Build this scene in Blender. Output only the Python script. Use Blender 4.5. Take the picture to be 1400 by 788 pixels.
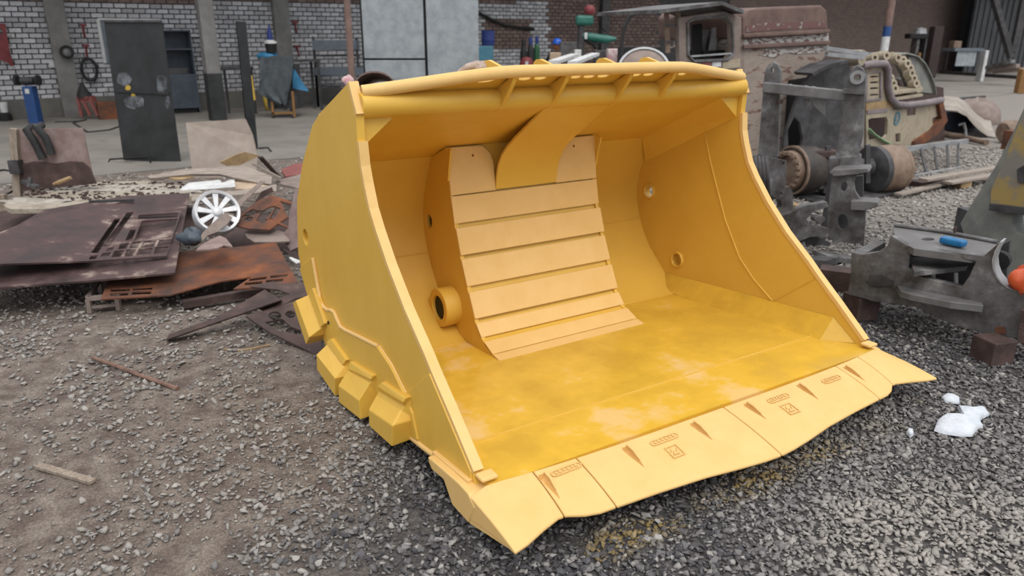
import bpy, bmesh, math, random
import numpy as np
from mathutils import Vector, Matrix
from mathutils.geometry import tessellate_polygon

random.seed(7)
rng = np.random.default_rng(11)
scene = bpy.context.scene
for o in list(bpy.data.objects):
    bpy.data.objects.remove(o)
COL = scene.collection

# ------------------------------------------------------------------ camera
CAM_H = 1.82
F_PX = 1016.8
PITCH = 0.32594
cam_data = bpy.data.cameras.new('camera')
cam_data.sensor_width = 36.0
cam_data.lens = F_PX / 1400 * 36.0
cam_data.clip_end = 300
cam_data.dof.use_dof = True
cam_data.dof.focus_distance = 3.5
cam_data.dof.aperture_fstop = 2.6
cam = bpy.data.objects.new('camera', cam_data)
COL.objects.link(cam)
cam.location = (0, 0, CAM_H)
cam.rotation_euler = (math.pi / 2 - PITCH, 0, 0)
scene.camera = cam

# ------------------------------------------------------------------ light
world = bpy.data.worlds.new('overcast_sky')
scene.world = world
world.use_nodes = True
wn = world.node_tree
wn.nodes.clear()
w_out = wn.nodes.new('ShaderNodeOutputWorld')
w_bg = wn.nodes.new('ShaderNodeBackground')
w_tc = wn.nodes.new('ShaderNodeTexCoord')
w_sep = wn.nodes.new('ShaderNodeSeparateXYZ')
w_ramp = wn.nodes.new('ShaderNodeValToRGB')
w_ramp.color_ramp.elements[0].position = 0.0
w_ramp.color_ramp.elements[0].color = (0.52, 0.54, 0.57, 1)
w_ramp.color_ramp.elements[1].position = 1.0
w_ramp.color_ramp.elements[1].color = (1.0, 1.0, 1.02, 1)
wn.links.new(w_tc.outputs['Generated'], w_sep.inputs[0])
wn.links.new(w_sep.outputs['Z'], w_ramp.inputs[0])
wn.links.new(w_ramp.outputs[0], w_bg.inputs['Color'])
wn.links.new(w_bg.outputs[0], w_out.inputs[0])
w_bg.inputs['Strength'].default_value = 0.95

sun_d = bpy.data.lights.new('sun', 'SUN')
sun_d.energy = 1.1
sun_d.angle = math.radians(40)
sun_d.color = (1.0, 0.96, 0.9)
sun = bpy.data.objects.new('sun', sun_d)
COL.objects.link(sun)
sun.location = (2, -4, 9)
sun.rotation_euler = Vector((-0.25, 0.62, -1.0)).to_track_quat('-Z', 'Y').to_euler()

scene.view_settings.view_transform = 'Standard'
scene.view_settings.look = 'None'
scene.view_settings.gamma = 1.0
scene.view_settings.use_curve_mapping = False
scene.view_settings.exposure = 0.6

# ------------------------------------------------------------------ measuring helpers
CP, SP = math.cos(PITCH), math.sin(PITCH)
CAMP = Vector((0, 0, CAM_H))

def ray(px, py):
    a = (py - 394) / F_PX
    return Vector(((px - 700) / F_PX, CP - SP * a, -SP - CP * a))

def G(px, py, z=0.0):
    d = ray(px, py)
    return CAMP + d * ((z - CAM_H) / d.z)

def at(px, py, Y):
    d = ray(px, py)
    return CAMP + d * (Y / d.y)

def on_plane(px, py, p0, n):
    d = ray(px, py)
    return CAMP + d * ((p0 - CAMP).dot(n) / d.dot(n))

def project(P):
    q = Vector(P) - CAMP
    d = q.y * CP - q.z * SP
    return 700 + F_PX * q.x / d, 394 - F_PX * (q.y * SP + q.z * CP) / d

# ------------------------------------------------------------------ materials
def lin(c):
    if isinstance(c, str):
        c = c.lstrip('#')
        c = [int(c[i:i + 2], 16) / 255 for i in (0, 2, 4)]
        return tuple(((v / 12.92) if v <= 0.04045 else ((v + 0.055) / 1.055) ** 2.4) for v in c) + (1,)
    return tuple(c) + (1,)

MATS = {}
def mat(name, c1, c2=None, scale=4.0, rough=0.6, rough2=None, metal=0.0, bump=0.0, bscale=30.0, c3=None,
        lo=0.4, hi=0.62, spec=0.5, detail=6, stretch=None, per_island=0.0, transl=0.0):
    m = bpy.data.materials.new(name)
    m.use_nodes = True
    nt = m.node_tree
    b = nt.nodes['Principled BSDF']
    b.inputs['Metallic'].default_value = metal
    b.inputs['Roughness'].default_value = rough
    b.inputs['Specular IOR Level'].default_value = spec
    tc = nt.nodes.new('ShaderNodeTexCoord')
    src = tc.outputs['Object']
    if stretch:
        mp = nt.nodes.new('ShaderNodeMapping')
        mp.inputs['Scale'].default_value = stretch
        nt.links.new(src, mp.inputs[0]); src = mp.outputs[0]
    col = None
    if c2 is not None:
        n = nt.nodes.new('ShaderNodeTexNoise')
        n.inputs['Scale'].default_value = scale
        n.inputs['Detail'].default_value = detail
        n.inputs['Roughness'].default_value = 0.65
        nt.links.new(src, n.inputs['Vector'])
        r = nt.nodes.new('ShaderNodeValToRGB')
        r.color_ramp.elements[0].position = lo
        r.color_ramp.elements[0].color = lin(c1)
        r.color_ramp.elements[1].position = hi
        r.color_ramp.elements[1].color = lin(c2)
        if c3 is not None:
            e = r.color_ramp.elements.new(min(0.99, hi + 0.1)); e.color = lin(c3)
        nt.links.new(n.outputs['Fac'], r.inputs[0])
        col = r.outputs[0]
        if rough2 is not None:
            mr = nt.nodes.new('ShaderNodeMapRange')
            mr.inputs['From Min'].default_value = lo; mr.inputs['From Max'].default_value = hi
            mr.inputs['To Min'].default_value = rough; mr.inputs['To Max'].default_value = rough2
            nt.links.new(n.outputs['Fac'], mr.inputs[0])
            nt.links.new(mr.outputs[0], b.inputs['Roughness'])
    else:
        rgb = nt.nodes.new('ShaderNodeRGB'); rgb.outputs[0].default_value = lin(c1); col = rgb.outputs[0]
    if per_island:
        geo = nt.nodes.new('ShaderNodeNewGeometry'); oi = nt.nodes.new('ShaderNodeObjectInfo')
        ad = nt.nodes.new('ShaderNodeMath'); ad.operation = 'ADD'
        fr = nt.nodes.new('ShaderNodeMath'); fr.operation = 'FRACT'
        nt.links.new(geo.outputs['Random Per Island'], ad.inputs[0]); nt.links.new(oi.outputs['Random'], ad.inputs[1])
        nt.links.new(ad.outputs[0], fr.inputs[0])
        mr = nt.nodes.new('ShaderNodeMapRange')
        mr.inputs['To Min'].default_value = 1 - per_island; mr.inputs['To Max'].default_value = 1 + per_island * 0.6
        nt.links.new(fr.outputs[0], mr.inputs[0])
        hs = nt.nodes.new('ShaderNodeHueSaturation')
        nt.links.new(mr.outputs[0], hs.inputs['Value']); nt.links.new(col, hs.inputs['Color']); col = hs.outputs[0]
    nt.links.new(col, b.inputs['Base Color'])
    if bump:
        n2 = nt.nodes.new('ShaderNodeTexNoise')
        n2.inputs['Scale'].default_value = bscale; n2.inputs['Detail'].default_value = 4
        nt.links.new(src, n2.inputs['Vector'])
        bp = nt.nodes.new('ShaderNodeBump'); bp.inputs['Strength'].default_value = bump; bp.inputs['Distance'].default_value = 0.01
        nt.links.new(n2.outputs['Fac'], bp.inputs['Height'])
        nt.links.new(bp.outputs[0], b.inputs['Normal'])
    MATS[name] = m
    return m

YEL = '#CFA22E'
mat('yellow_paint', '#DAB04A', '#D2A641', scale=2.2, rough=0.36, rough2=0.5, bump=0.06, bscale=60, lo=0.35, hi=0.7)
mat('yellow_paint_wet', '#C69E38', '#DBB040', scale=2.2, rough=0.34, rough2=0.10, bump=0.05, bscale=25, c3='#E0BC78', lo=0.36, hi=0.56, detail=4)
mat('yellow_paint_matte', '#E0BA78', '#D8B06A', scale=5, rough=0.55, rough2=0.65, bump=0.1, bscale=90, lo=0.3, hi=0.7)
mat('yellow_mark', '#D2AC68', rough=0.6)
mat('rust_brown', '#3c2e2b', '#55433f', scale=6, rough=0.7, rough2=0.85, metal=0.1, bump=0.3, bscale=80, c3='#6d5a55')
mat('rust_plate', '#352827', '#544140', scale=3.4, rough=0.45, rough2=0.8, metal=0.2, bump=0.25, bscale=60, c3='#94847a', lo=0.36, hi=0.58, detail=10)
mat('rust_orange', '#40302a', '#74452c', scale=4.5, rough=0.7, rough2=0.85, metal=0.1, bump=0.25, bscale=70, c3='#8a5230', lo=0.34, hi=0.6)
mat('rust_dusty', '#776a64', '#8b7e76', scale=5, rough=0.85, bump=0.2, bscale=60, c3='#7a5f56')
mat('rust_pink', '#7a6662', '#907f7b', scale=5, rough=0.85, bump=0.15, bscale=50, c3='#7c605b')
mat('beige_sheet', '#8d8177', '#9c9187', scale=3, rough=0.85, bump=0.12, bscale=40, c3='#98877c')
mat('wood_pale', '#857b72', '#9b9086', scale=6, rough=0.85, bump=0.2, bscale=30, stretch=(1, 8, 8))
mat('wood_tan', '#8a7252', '#a58c68', scale=6, rough=0.8, bump=0.2, bscale=30)
mat('wood_grey', '#7d7064', '#9a8d80', scale=7, rough=0.9, bump=0.3, bscale=40, stretch=(8, 8, 1))
mat('powder', '#7d7366', '#a39a8c', scale=7, rough=0.95, bump=0.6, bscale=25, c3='#5d5148', lo=0.35, hi=0.55)
mat('steel_grey', '#423d3a', '#686768', scale=5, rough=0.45, rough2=0.65, metal=0.3, bump=0.2, bscale=50, c3='#8c8a88', lo=0.36, hi=0.56, detail=9)
mat('steel_dark', '#3b3a3b', '#545355', scale=5, rough=0.5, rough2=0.7, metal=0.3, bump=0.15, bscale=50)
mat('steel_pale', '#8b8c8e', '#a3a5a8', scale=4, rough=0.4, rough2=0.55, metal=0.3, bump=0.05)
mat('galvanized', '#8d9499', '#a0a7ab', scale=5, rough=0.45, rough2=0.6, metal=0.25, bump=0.04, detail=10)
mat('black_sheet', '#1d1f20', '#2b2d2f', scale=3, rough=0.45, rough2=0.6, bump=0.08, c3='#3a3c3e')
mat('black', '#121212', rough=0.7)
mat('rubber', '#1c1c1d', '#2a2a2b', scale=8, rough=0.75)
mat('white_paint', '#cfd0d0', '#b9baba', scale=8, rough=0.6)
mat('silver_wheel', '#d8dadd', '#c2c4c8', scale=10, rough=0.35, metal=0.15)
mat('cream_paint', '#958a77', '#a59a86', scale=5, rough=0.7, bump=0.1, c3='#8f6f5a', lo=0.4, hi=0.6)
mat('purple_grey', '#70676a', '#857b7d', scale=5, rough=0.8, bump=0.1)
mat('hood_paint', '#8b8078', '#978b81', scale=4.0, rough=0.8, bump=0.2, bscale=50, c3='#6b4e45', lo=0.38, hi=0.54, stretch=(0.8, 0.8, 3))
mat('hood_rust', '#5e4a44', '#705a53', scale=4, rough=0.7, bump=0.15, bscale=60)
mat('hood_chipped', '#aaa8a4', '#644e47', scale=11, rough=0.6, lo=0.5, hi=0.54, stretch=(1, 1, 3))
mat('hood_red_chip', '#9a9592', '#5e4a44', scale=13, rough=0.7, lo=0.40, hi=0.44, c3='#6b4a48')
mat('locker_blue', '#3b444e', '#48525c', scale=4, rough=0.5)
mat('bench_grey', '#5a636c', '#67717a', scale=4, rough=0.5)
mat('blue_paint', '#1d3f72', '#254a80', scale=6, rough=0.5)
mat('deep_blue', '#152a66', rough=0.6)
mat('light_blue', '#3f7184', '#4b7d90', scale=5, rough=0.6)
mat('tarp_blue', '#2a6a90', '#377a9f', scale=5, rough=0.55, bump=0.2, bscale=20)
mat('tarp_grey', '#3f464b', '#50575c', scale=5, rough=0.7, bump=0.3, bscale=15)
mat('red_paint', '#6a2428', '#7a3034', scale=8, rough=0.55)
mat('red_dull', '#7a4440', '#86504b', scale=8, rough=0.7)
mat('orange_paint', '#7d5a34', '#8d683c', scale=6, rough=0.6)
mat('green_machine', '#1f5a50', '#2c6c60', scale=7, rough=0.5)
mat('green_cyl', '#1b4a2e', '#235a3a', scale=7, rough=0.5)
mat('green_hose', '#6f8f6a', '#86a57e', scale=9, rough=0.6)
mat('pole_pink', '#6f5952', '#806860', scale=6, rough=0.7)
mat('concrete_post', '#6b6a68', '#7b7a78', scale=3, rough=0.85, bump=0.15, bscale=25)
mat('yellow_dull', '#b89a3c', rough=0.6)
mat('skin', '#a9714f', rough=0.6)
mat('cloth_dark', '#16181c', rough=0.9)
mat('cloth_trouser', '#2b3038', rough=0.9)
mat('helmet_blue', '#1553b5', rough=0.35)
mat('cardboard', '#a5907a', '#b39e88', scale=6, rough=0.85)
mat('rag', '#b7a79c', '#8c7b70', scale=14, rough=0.9, bump=0.5, bscale=30)
mat('rag_pink', '#c08c92', '#d9d4d2', scale=9, rough=0.9)
mat('bag_orange', '#b84a22', '#c85a2c', scale=8, rough=0.5, bump=0.6, bscale=18, c3='#2a2a60', lo=0.4, hi=0.68)
mat('bag_navy', '#22255a', rough=0.5)
mat('blue_plastic', '#0c5f92', '#1a6f9f', scale=8, rough=0.4)
mat('foam', '#c9ced4', '#bac0c8', scale=14, rough=0.7, bump=0.6, bscale=40)
mat('tarp_pale', '#857d75', '#9b938a', scale=3, rough=0.85, bump=0.4, bscale=8)
mat('tarp_navy', '#1b2233', '#141824', scale=3, rough=0.6)
mat('boom_yellow', '#9c8650', '#7c7870', scale=3.5, rough=0.6, bump=0.1, lo=0.46, hi=0.56)
mat('boom_grey', '#6c6e6c', '#85867f', scale=3.5, rough=0.6, bump=0.1)
mat('hub_rust', '#6a5648', '#857262', scale=6, rough=0.6, bump=0.2, c3='#5f4a3e')
mat('hub_dark', '#2f2a27', '#4a4039', scale=5, rough=0.5, bump=0.15, c3='#b58a3a', lo=0.45, hi=0.68)
mat('window_glass_dark', '#2f3133', rough=0.15)
mat('brick_white', '#a2a3a6', '#b9babd', scale=9, rough=0.85, bump=0.3, bscale=40, c3='#8d8a88', per_island=0.28, lo=0.36, hi=0.55)
mat('brick_bare', '#6b5a54', '#7b6a62', scale=9, rough=0.9, bump=0.3, bscale=40, per_island=0.25)
mat('mortar', '#3f3e40', '#4c4b4c', scale=6, rough=0.95, bump=0.2)
mat('plinth', '#5c5b59', '#69675f', scale=2, rough=0.9, bump=0.15)
mat('shed_dark', '#3b3d40', '#46484b', scale=1.2, rough=0.8)
mat('slab', '#716d68', '#827d76', scale=0.9, rough=0.85, bump=0.12, bscale=14, c3='#68635d', lo=0.38, hi=0.6)
mat('stick_brown', '#5f463c', '#7a5f52', scale=9, rough=0.85)
mat('steel_mid', '#5e5c5b', '#757474', scale=5, rough=0.5, rough2=0.65, metal=0.3, bump=0.1, c3='#8a8887', lo=0.34, hi=0.6)
mat('cabinet_dark', '#3c3231', '#463a38', scale=3, rough=0.7)
mat('roofing', '#77797b', '#84868a', scale=2, rough=0.7)

# ------------------------------------------------------------------ mesh helpers
class MB:
    def __init__(s):
        s.v = []; s.f = []
    def add(s, vs, fs):
        k = len(s.v); s.v += [Vector(v) for v in vs]; s.f += [tuple(i + k for i in f) for f in fs]; return s
    def hexa(s, p):  # 8 points: bottom 4 ccw, top 4 ccw
        return s.add(p, [(3, 2, 1, 0), (4, 5, 6, 7), (0, 1, 5, 4), (1, 2, 6, 5), (2, 3, 7, 6), (3, 0, 4, 7)])
    def box(s, c, size, rz=0.0, M=None):
        c = Vector(c); x, y, z = [v / 2 for v in size]
        R = M if M is not None else Matrix.Rotation(rz, 3, 'Z')
        return s.hexa([c + R @ Vector(q) for q in ((-x, -y, -z), (x, -y, -z), (x, y, -z), (-x, y, -z), (-x, -y, z), (x, -y, z), (x, y, z), (-x, y, z))])
    def bar(s, a, b, w, h=None, up=(0, 0, 1)):
        a, b = Vector(a), Vector(b); h = h or w
        d = (b - a).normalized(); u = Vector(up)
        if abs(d.dot(u)) > 0.98: u = Vector((0, 1, 0))
        sx = d.cross(u).normalized(); sy = sx.cross(d).normalized()
        q = [(-w / 2, -h / 2), (w / 2, -h / 2), (w / 2, h / 2), (-w / 2, h / 2)]
        return s.hexa([a + sx * x + sy * y for x, y in q] + [b + sx * x + sy * y for x, y in q])
    def tube(s, pts, r, n=10, caps=True, closed=False):
        pts = [Vector(p) for p in pts]; m = len(pts); rs = r if isinstance(r, (list, tuple)) else [r] * m
        k = len(s.v); ref = None
        for i, p in enumerate(pts):
            if closed: t = pts[(i + 1) % m] - pts[i - 1]
            else: t = pts[min(i + 1, m - 1)] - pts[max(i - 1, 0)]
            t = t.normalized() if t.length > 1e-9 else Vector((0, 0, 1))
            if ref is None:
                ref = Vector((0, 0, 1)) if abs(t.z) < 0.9 else Vector((1, 0, 0))
            a = t.cross(ref).normalized(); b = a.cross(t).normalized(); ref = b
            for j in range(n):
                an = 2 * math.pi * j / n
                s.v.append(p + (a * math.cos(an) + b * math.sin(an)) * rs[i])
        for i in range(m if closed else m - 1):
            i2 = (i + 1) % m
            for j in range(n):
                j2 = (j + 1) % n
                s.f.append((k + i * n + j, k + i * n + j2, k + i2 * n + j2, k + i2 * n + j))
        if caps and not closed:
            s.f.append(tuple(k + j for j in range(n))[::-1]); s.f.append(tuple(k + (m - 1) * n + j for j in range(n)))
        return s
    def lathe(s, prof, origin, axis, n=24, closed=False):
        """prof: (r, h) list along axis"""
        o = Vector(origin); ax = Vector(axis).normalized()
        ref = Vector((0, 0, 1)) if abs(ax.z) < 0.9 else Vector((1, 0, 0))
        a = ax.cross(ref).normalized(); b = ax.cross(a).normalized(); k = len(s.v); m = len(prof)
        for r, h in prof:
            for j in range(n):
                an = 2 * math.pi * j / n
                s.v.append(o + ax * h + (a * math.cos(an) + b * math.sin(an)) * r)
        for i in range(m if closed else m - 1):
            i2 = (i + 1) % m
            for j in range(n):
                j2 = (j + 1) % n
                s.f.append((k + i * n + j, k + i * n + j2, k + i2 * n + j2, k + i2 * n + j))
        if not closed:
            if prof[0][0] > 1e-6: s.f.append(tuple(k + j for j in range(n))[::-1])
            if prof[-1][0] > 1e-6: s.f.append(tuple(k + (m - 1) * n + j for j in range(n)))
        return s
    def plate(s, loops3, off):
        """loops3: planar 3-D loops (outer, holes...), off: thickness vector"""
        off = Vector(off); loops = [[Vector(p) for p in L] for L in loops3]
        tris = tessellate_polygon(loops)
        flat = [p for L in loops for p in L]; k = len(s.v); n = len(flat)
        s.v += flat + [p + off for p in flat]
        for t in tris:
            s.f.append((k + t[0], k + t[1], k + t[2])); s.f.append((k + n + t[2], k + n + t[1], k + n + t[0]))
        i0 = 0
        for L in loops:
            m = len(L)
            for j in range(m):
                a, b = k + i0 + j, k + i0 + (j + 1) % m
                s.f.append((a, b, b + n, a + n))
            i0 += m
        return s
    def loft(s, A, B, caps=True):
        k = len(s.v); n = len(A); s.v += [Vector(p) for p in A] + [Vector(p) for p in B]
        for j in range(n):
            j2 = (j + 1) % n; s.f.append((k + j, k + j2, k + n + j2, k + n + j))
        if caps:
            for base, L in ((0, A), (n, B)):
                for t in tessellate_polygon([[Vector(p) for p in L]]): s.f.append(tuple(k + base + i for i in t))
        return s
    def sheet(s, rows, off):
        """grid of points rows[i][j] given thickness vector(s) off"""
        h, w = len(rows), len(rows[0]); k = len(s.v)
        flat = [Vector(p) for r in rows for p in r]; off = Vector(off)
        s.v += flat + [p + off for p in flat]; N = h * w
        I = lambda i, j: k + i * w + j
        for i in range(h - 1):
            for j in range(w - 1):
                q = (I(i, j), I(i, j + 1), I(i + 1, j + 1), I(i + 1, j))
                s.f.append(q); s.f.append(tuple(x + N for x in q[::-1]))
        bd = [I(0, j) for j in range(w)] + [I(i, w - 1) for i in range(1, h)] + [I(h - 1, j) for j in range(w - 2, -1, -1)] + [I(i, 0) for i in range(h - 2, 0, -1)]
        for x, y in zip(bd, bd[1:] + bd[:1]): s.f.append((y, x, x + N, y + N))
        return s
    def build(s, name, material, parent=None, world=False, smooth=None, bevel=0.0, seg=2):
        me = bpy.data.meshes.new(name)
        vs = s.v
        if world and parent is not None:
            inv = WM[parent.name].inverted(); vs = [inv @ v for v in vs]
        me.from_pydata([tuple(v) for v in vs], [], s.f)
        bm = bmesh.new(); bm.from_mesh(me)
        bmesh.ops.recalc_face_normals(bm, faces=bm.faces); bm.to_mesh(me); bm.free()
        me.materials.append(MATS[material] if isinstance(material, str) else material)
        if smooth is not None:
            for p in me.polygons: p.use_smooth = True
            me.set_sharp_from_angle(angle=math.radians(smooth))
        o = bpy.data.objects.new(name, me); COL.objects.link(o)
        if parent is not None:
            o.parent = parent; WM[o.name] = WM[parent.name]
        else:
            WM[o.name] = Matrix.Identity(4)
        if bevel:
            b = o.modifiers.new('bevel', 'BEVEL'); b.width = bevel; b.segments = seg; b.limit_method = 'ANGLE'; b.angle_limit = math.radians(35)
        return o
WM = {}

def thing(name, label, cat, loc=(0, 0, 0), rz=0.0, group=None):
    o = bpy.data.objects.new(name, None); COL.objects.link(o)
    o.empty_display_size = 0.1
    o.location = loc; o.rotation_euler = (0, 0, rz)
    WM[o.name] = Matrix.Translation(Vector(loc)) @ Matrix.Rotation(rz, 4, 'Z')
    return tag(o, label, cat, group)

def tag(o, label, cat, group=None):
    o['label'] = label; o['category'] = cat
    if group: o['group'] = group
    return o

def struct(o):
    o['kind'] = 'structure'; return o

def rebase(o):
    """a one-mesh thing: move its origin to the base of its own mesh"""
    me = o.data
    co = np.empty(len(me.vertices) * 3, dtype=np.float32); me.vertices.foreach_get('co', co); co = co.reshape(-1, 3)
    c = (co.min(0) + co.max(0)) / 2; c[2] = co[:, 2].min()
    co -= c; me.vertices.foreach_set('co', co.ravel()); me.update(); o.location = Vector([float(x) for x in c])
    return o

def solo(mb, name, material, label, cat, group=None, **kw):
    return tag(rebase(mb.build(name, material, **kw)), label, cat, group)

def circ(c, r, a, b, n=20, ry=None):
    a, b, c = Vector(a), Vector(b), Vector(c); ry = ry or r
    return [c + a * (r * math.cos(2 * math.pi * i / n)) + b * (ry * math.sin(2 * math.pi * i / n)) for i in range(n)]

def vnoise(x, y, seed=0):
    """smooth 2-D value noise (numpy arrays)"""
    xi = np.floor(x).astype(np.int64); yi = np.floor(y).astype(np.int64); fx = x - xi; fy = y - yi
    def h(a, b):
        n = (a * 374761393 + b * 668265263 + seed * 1442695041) & 0xffffffff
        n = ((n ^ (n >> 13)) * 1274126177) & 0xffffffff
        return ((n ^ (n >> 16)) & 0xffff) / 65535.0
    ux = fx * fx * (3 - 2 * fx); uy = fy * fy * (3 - 2 * fy)
    return (h(xi, yi) * (1 - ux) + h(xi + 1, yi) * ux) * (1 - uy) + (h(xi, yi + 1) * (1 - ux) + h(xi + 1, yi + 1) * ux) * uy

# ================================================================== THE SETTING
# the bucket frame (needed for the overspray line under its lip)
K = 2.5 / 2.9
BO = Vector((-0.1508, 2.4837, 0.228))
BYAW = math.radians(32.114)
BX = Vector((math.cos(BYAW), math.sin(BYAW), 0)); BY = Vector((-math.sin(BYAW), math.cos(BYAW), 0))

# workshop wall line
WTH = math.radians(34.5)
W0 = Vector((-11.73, 17.37, 0)); WU = Vector((math.cos(WTH), math.sin(WTH), 0)); WN = Vector((math.sin(WTH), -math.cos(WTH), 0))

def wp(px, py, d=0.0):
    return on_plane(px, py, W0 + WN * d, WN)

def ws(px, py=120):
    return (wp(px, py) - W0).dot(WU)

# ---------------- ground
def dirt_mask(x, y):
    n = 0.6 * vnoise(x * 1.1, y * 1.1, 3) + 0.3 * vnoise(x * 2.9, y * 2.9, 5) + 0.1 * vnoise(x * 7, y * 7, 8)
    side = 1 / (1 + np.exp((x + 0.42 + 0.10 * (y - 2)) * 2.8))
    return np.clip((n - 0.62 + 0.55 * side) * 3.2, 0, 1) * (1 / (1 + np.exp((x - 0.35) * 5)))

def ground_z(x, y):
    return 0.022 * (vnoise(x * 1.7, y * 1.7, 21) - 0.5) + 0.01 * (vnoise(x * 6, y * 6, 22) - 0.5)

gx = np.concatenate([np.linspace(-60, -9, 12)[:-1], np.linspace(-9, -4, 30)[:-1], np.linspace(-4, 4, 161)[:-1], np.linspace(4, 10, 40)[:-1], np.linspace(10, 60, 12)])
gy = np.concatenate([np.linspace(-6, 1.6, 8)[:-1], np.linspace(1.6, 6, 100)[:-1], np.linspace(6, 14, 70)[:-1], np.linspace(14, 75, 20)])
GX, GY = np.meshgrid(gx, gy)
GZ = np.where((GY < 14), ground_z(GX, GY), 0.0) - 0.004
nv = GX.size
me = bpy.data.meshes.new('ground')
h_, w_ = GX.shape
idx = np.arange(nv).reshape(h_, w_)
faces = np.stack([idx[:-1, :-1], idx[:-1, 1:], idx[1:, 1:], idx[1:, :-1]], -1).reshape(-1, 4)
me.from_pydata(np.stack([GX.ravel(), GY.ravel(), GZ.ravel()], -1).tolist(), [], faces.tolist())
for p in me.polygons: p.use_smooth = True
att = me.attributes.new('dirt', 'FLOAT', 'POINT')
att.data.foreach_set('value', dirt_mask(GX, GY).ravel().astype(np.float32))
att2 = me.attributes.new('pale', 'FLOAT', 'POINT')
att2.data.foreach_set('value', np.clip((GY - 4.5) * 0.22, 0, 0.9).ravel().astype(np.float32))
ground = bpy.data.objects.new('ground', me); COL.objects.link(ground); struct(ground); WM['ground'] = Matrix.Identity(4)
ground['label'] = 'grey crushed gravel and brown dirt yard'

gm = bpy.data.materials.new('gravel_bed'); gm.use_nodes = True
nt = gm.node_tree; pb = nt.nodes['Principled BSDF']; pb.inputs['Roughness'].default_value = 0.95
tc = nt.nodes.new('ShaderNodeTexCoord')
vo = nt.nodes.new('ShaderNodeTexVoronoi'); vo.inputs['Scale'].default_value = 42
nt.links.new(tc.outputs['Object'], vo.inputs['Vector'])
no = nt.nodes.new('ShaderNodeTexNoise'); no.inputs['Scale'].default_value = 9; no.inputs['Detail'].default_value = 10
nt.links.new(tc.outputs['Object'], no.inputs['Vector'])
r1 = nt.nodes.new('ShaderNodeValToRGB')
r1.color_ramp.elements[0].color = lin('#2f2d2e'); r1.color_ramp.elements[1].color = lin('#5b5856')  # dark bed colour paints in the shadow gaps between stones
nt.links.new(vo.outputs['Color'], r1.inputs[0])
r2 = nt.nodes.new('ShaderNodeValToRGB')
r2.color_ramp.elements[0].position = 0.35; r2.color_ramp.elements[0].color = lin('#5a4e47')
r2.color_ramp.elements[1].position = 0.65; r2.color_ramp.elements[1].color = lin('#7d736a')
nt.links.new(no.outputs['Fac'], r2.inputs[0])
at_ = nt.nodes.new('ShaderNodeAttribute'); at_.attribute_name = 'dirt'
mx = nt.nodes.new('ShaderNodeMix'); mx.data_type = 'RGBA'
nt.links.new(at_.outputs['Fac'], mx.inputs['Factor']); nt.links.new(r1.outputs[0], mx.inputs[6]); nt.links.new(r2.outputs[0], mx.inputs[7])
vg = nt.nodes.new('ShaderNodeTexVoronoi'); vg.inputs['Scale'].default_value = 150
nt.links.new(tc.outputs['Object'], vg.inputs['Vector'])
gr = nt.nodes.new('ShaderNodeValToRGB')
gr.color_ramp.elements[0].position = 0.3; gr.color_ramp.elements[0].color = (0.62, 0.62, 0.62, 1); gr.color_ramp.elements[1].position = 0.9; gr.color_ramp.elements[1].color = (1.35, 1.35, 1.35, 1)
nt.links.new(vg.outputs['Color'], gr.inputs[0])
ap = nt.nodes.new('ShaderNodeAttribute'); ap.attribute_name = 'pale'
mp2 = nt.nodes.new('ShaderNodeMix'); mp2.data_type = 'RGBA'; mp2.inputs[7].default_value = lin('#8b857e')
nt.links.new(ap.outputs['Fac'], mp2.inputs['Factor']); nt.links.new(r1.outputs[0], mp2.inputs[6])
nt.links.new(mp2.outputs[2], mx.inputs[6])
mg = nt.nodes.new('ShaderNodeMix'); mg.data_type = 'RGBA'; mg.blend_type = 'MULTIPLY'; mg.inputs['Factor'].default_value = 0.8
nt.links.new(mx.outputs[2], mg.inputs[6]); nt.links.new(gr.outputs[0], mg.inputs[7])
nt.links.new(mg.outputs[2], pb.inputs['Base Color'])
bpn = nt.nodes.new('ShaderNodeBump'); bpn.inputs['Strength'].default_value = 0.8; bpn.inputs['Distance'].default_value = 0.015
sm_ = nt.nodes.new('ShaderNodeMath'); sm_.operation = 'MULTIPLY_ADD'; sm_.inputs[1].default_value = 0.7
nt.links.new(vo.outputs['Distance'], sm_.inputs[0]); nt.links.new(no.outputs['Fac'], sm_.inputs[2])
nt.links.new(sm_.outputs[0], bpn.inputs['Height']); nt.links.new(bpn.outputs[0], pb.inputs['Normal'])
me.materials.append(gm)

# stone material: every stone its own grey, overspray as paint on the stones
sm = bpy.data.materials.new('crushed_stone'); sm.use_nodes = True
nt = sm.node_tree; pb = nt.nodes['Principled BSDF']; pb.inputs['Roughness'].default_value = 0.8
geo = nt.nodes.new('ShaderNodeNewGeometry'); oi = nt.nodes.new('ShaderNodeObjectInfo')
ad = nt.nodes.new('ShaderNodeMath'); ad.operation = 'ADD'; fr = nt.nodes.new('ShaderNodeMath'); fr.operation = 'FRACT'
nt.links.new(geo.outputs['Random Per Island'], ad.inputs[0]); nt.links.new(oi.outputs['Random'], ad.inputs[1]); nt.links.new(ad.outputs[0], fr.inputs[0])
rr = nt.nodes.new('ShaderNodeValToRGB')
for e_, (p_, c_) in zip([rr.color_ramp.elements[0], rr.color_ramp.elements.new(0.45), rr.color_ramp.elements.new(0.8), rr.color_ramp.elements[-1]],
                        [(0, '#353437'), (0.4, '#515053'), (0.75, '#6c6a69'), (1, '#9a9793')]):
    e_.position = p_; e_.color = lin(c_)
nt.links.new(fr.outputs[0], rr.inputs[0])
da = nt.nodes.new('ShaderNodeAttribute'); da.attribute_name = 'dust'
dm = nt.nodes.new('ShaderNodeMix'); dm.data_type = 'RGBA'; dm.inputs[7].default_value = lin('#a59f98')
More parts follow.
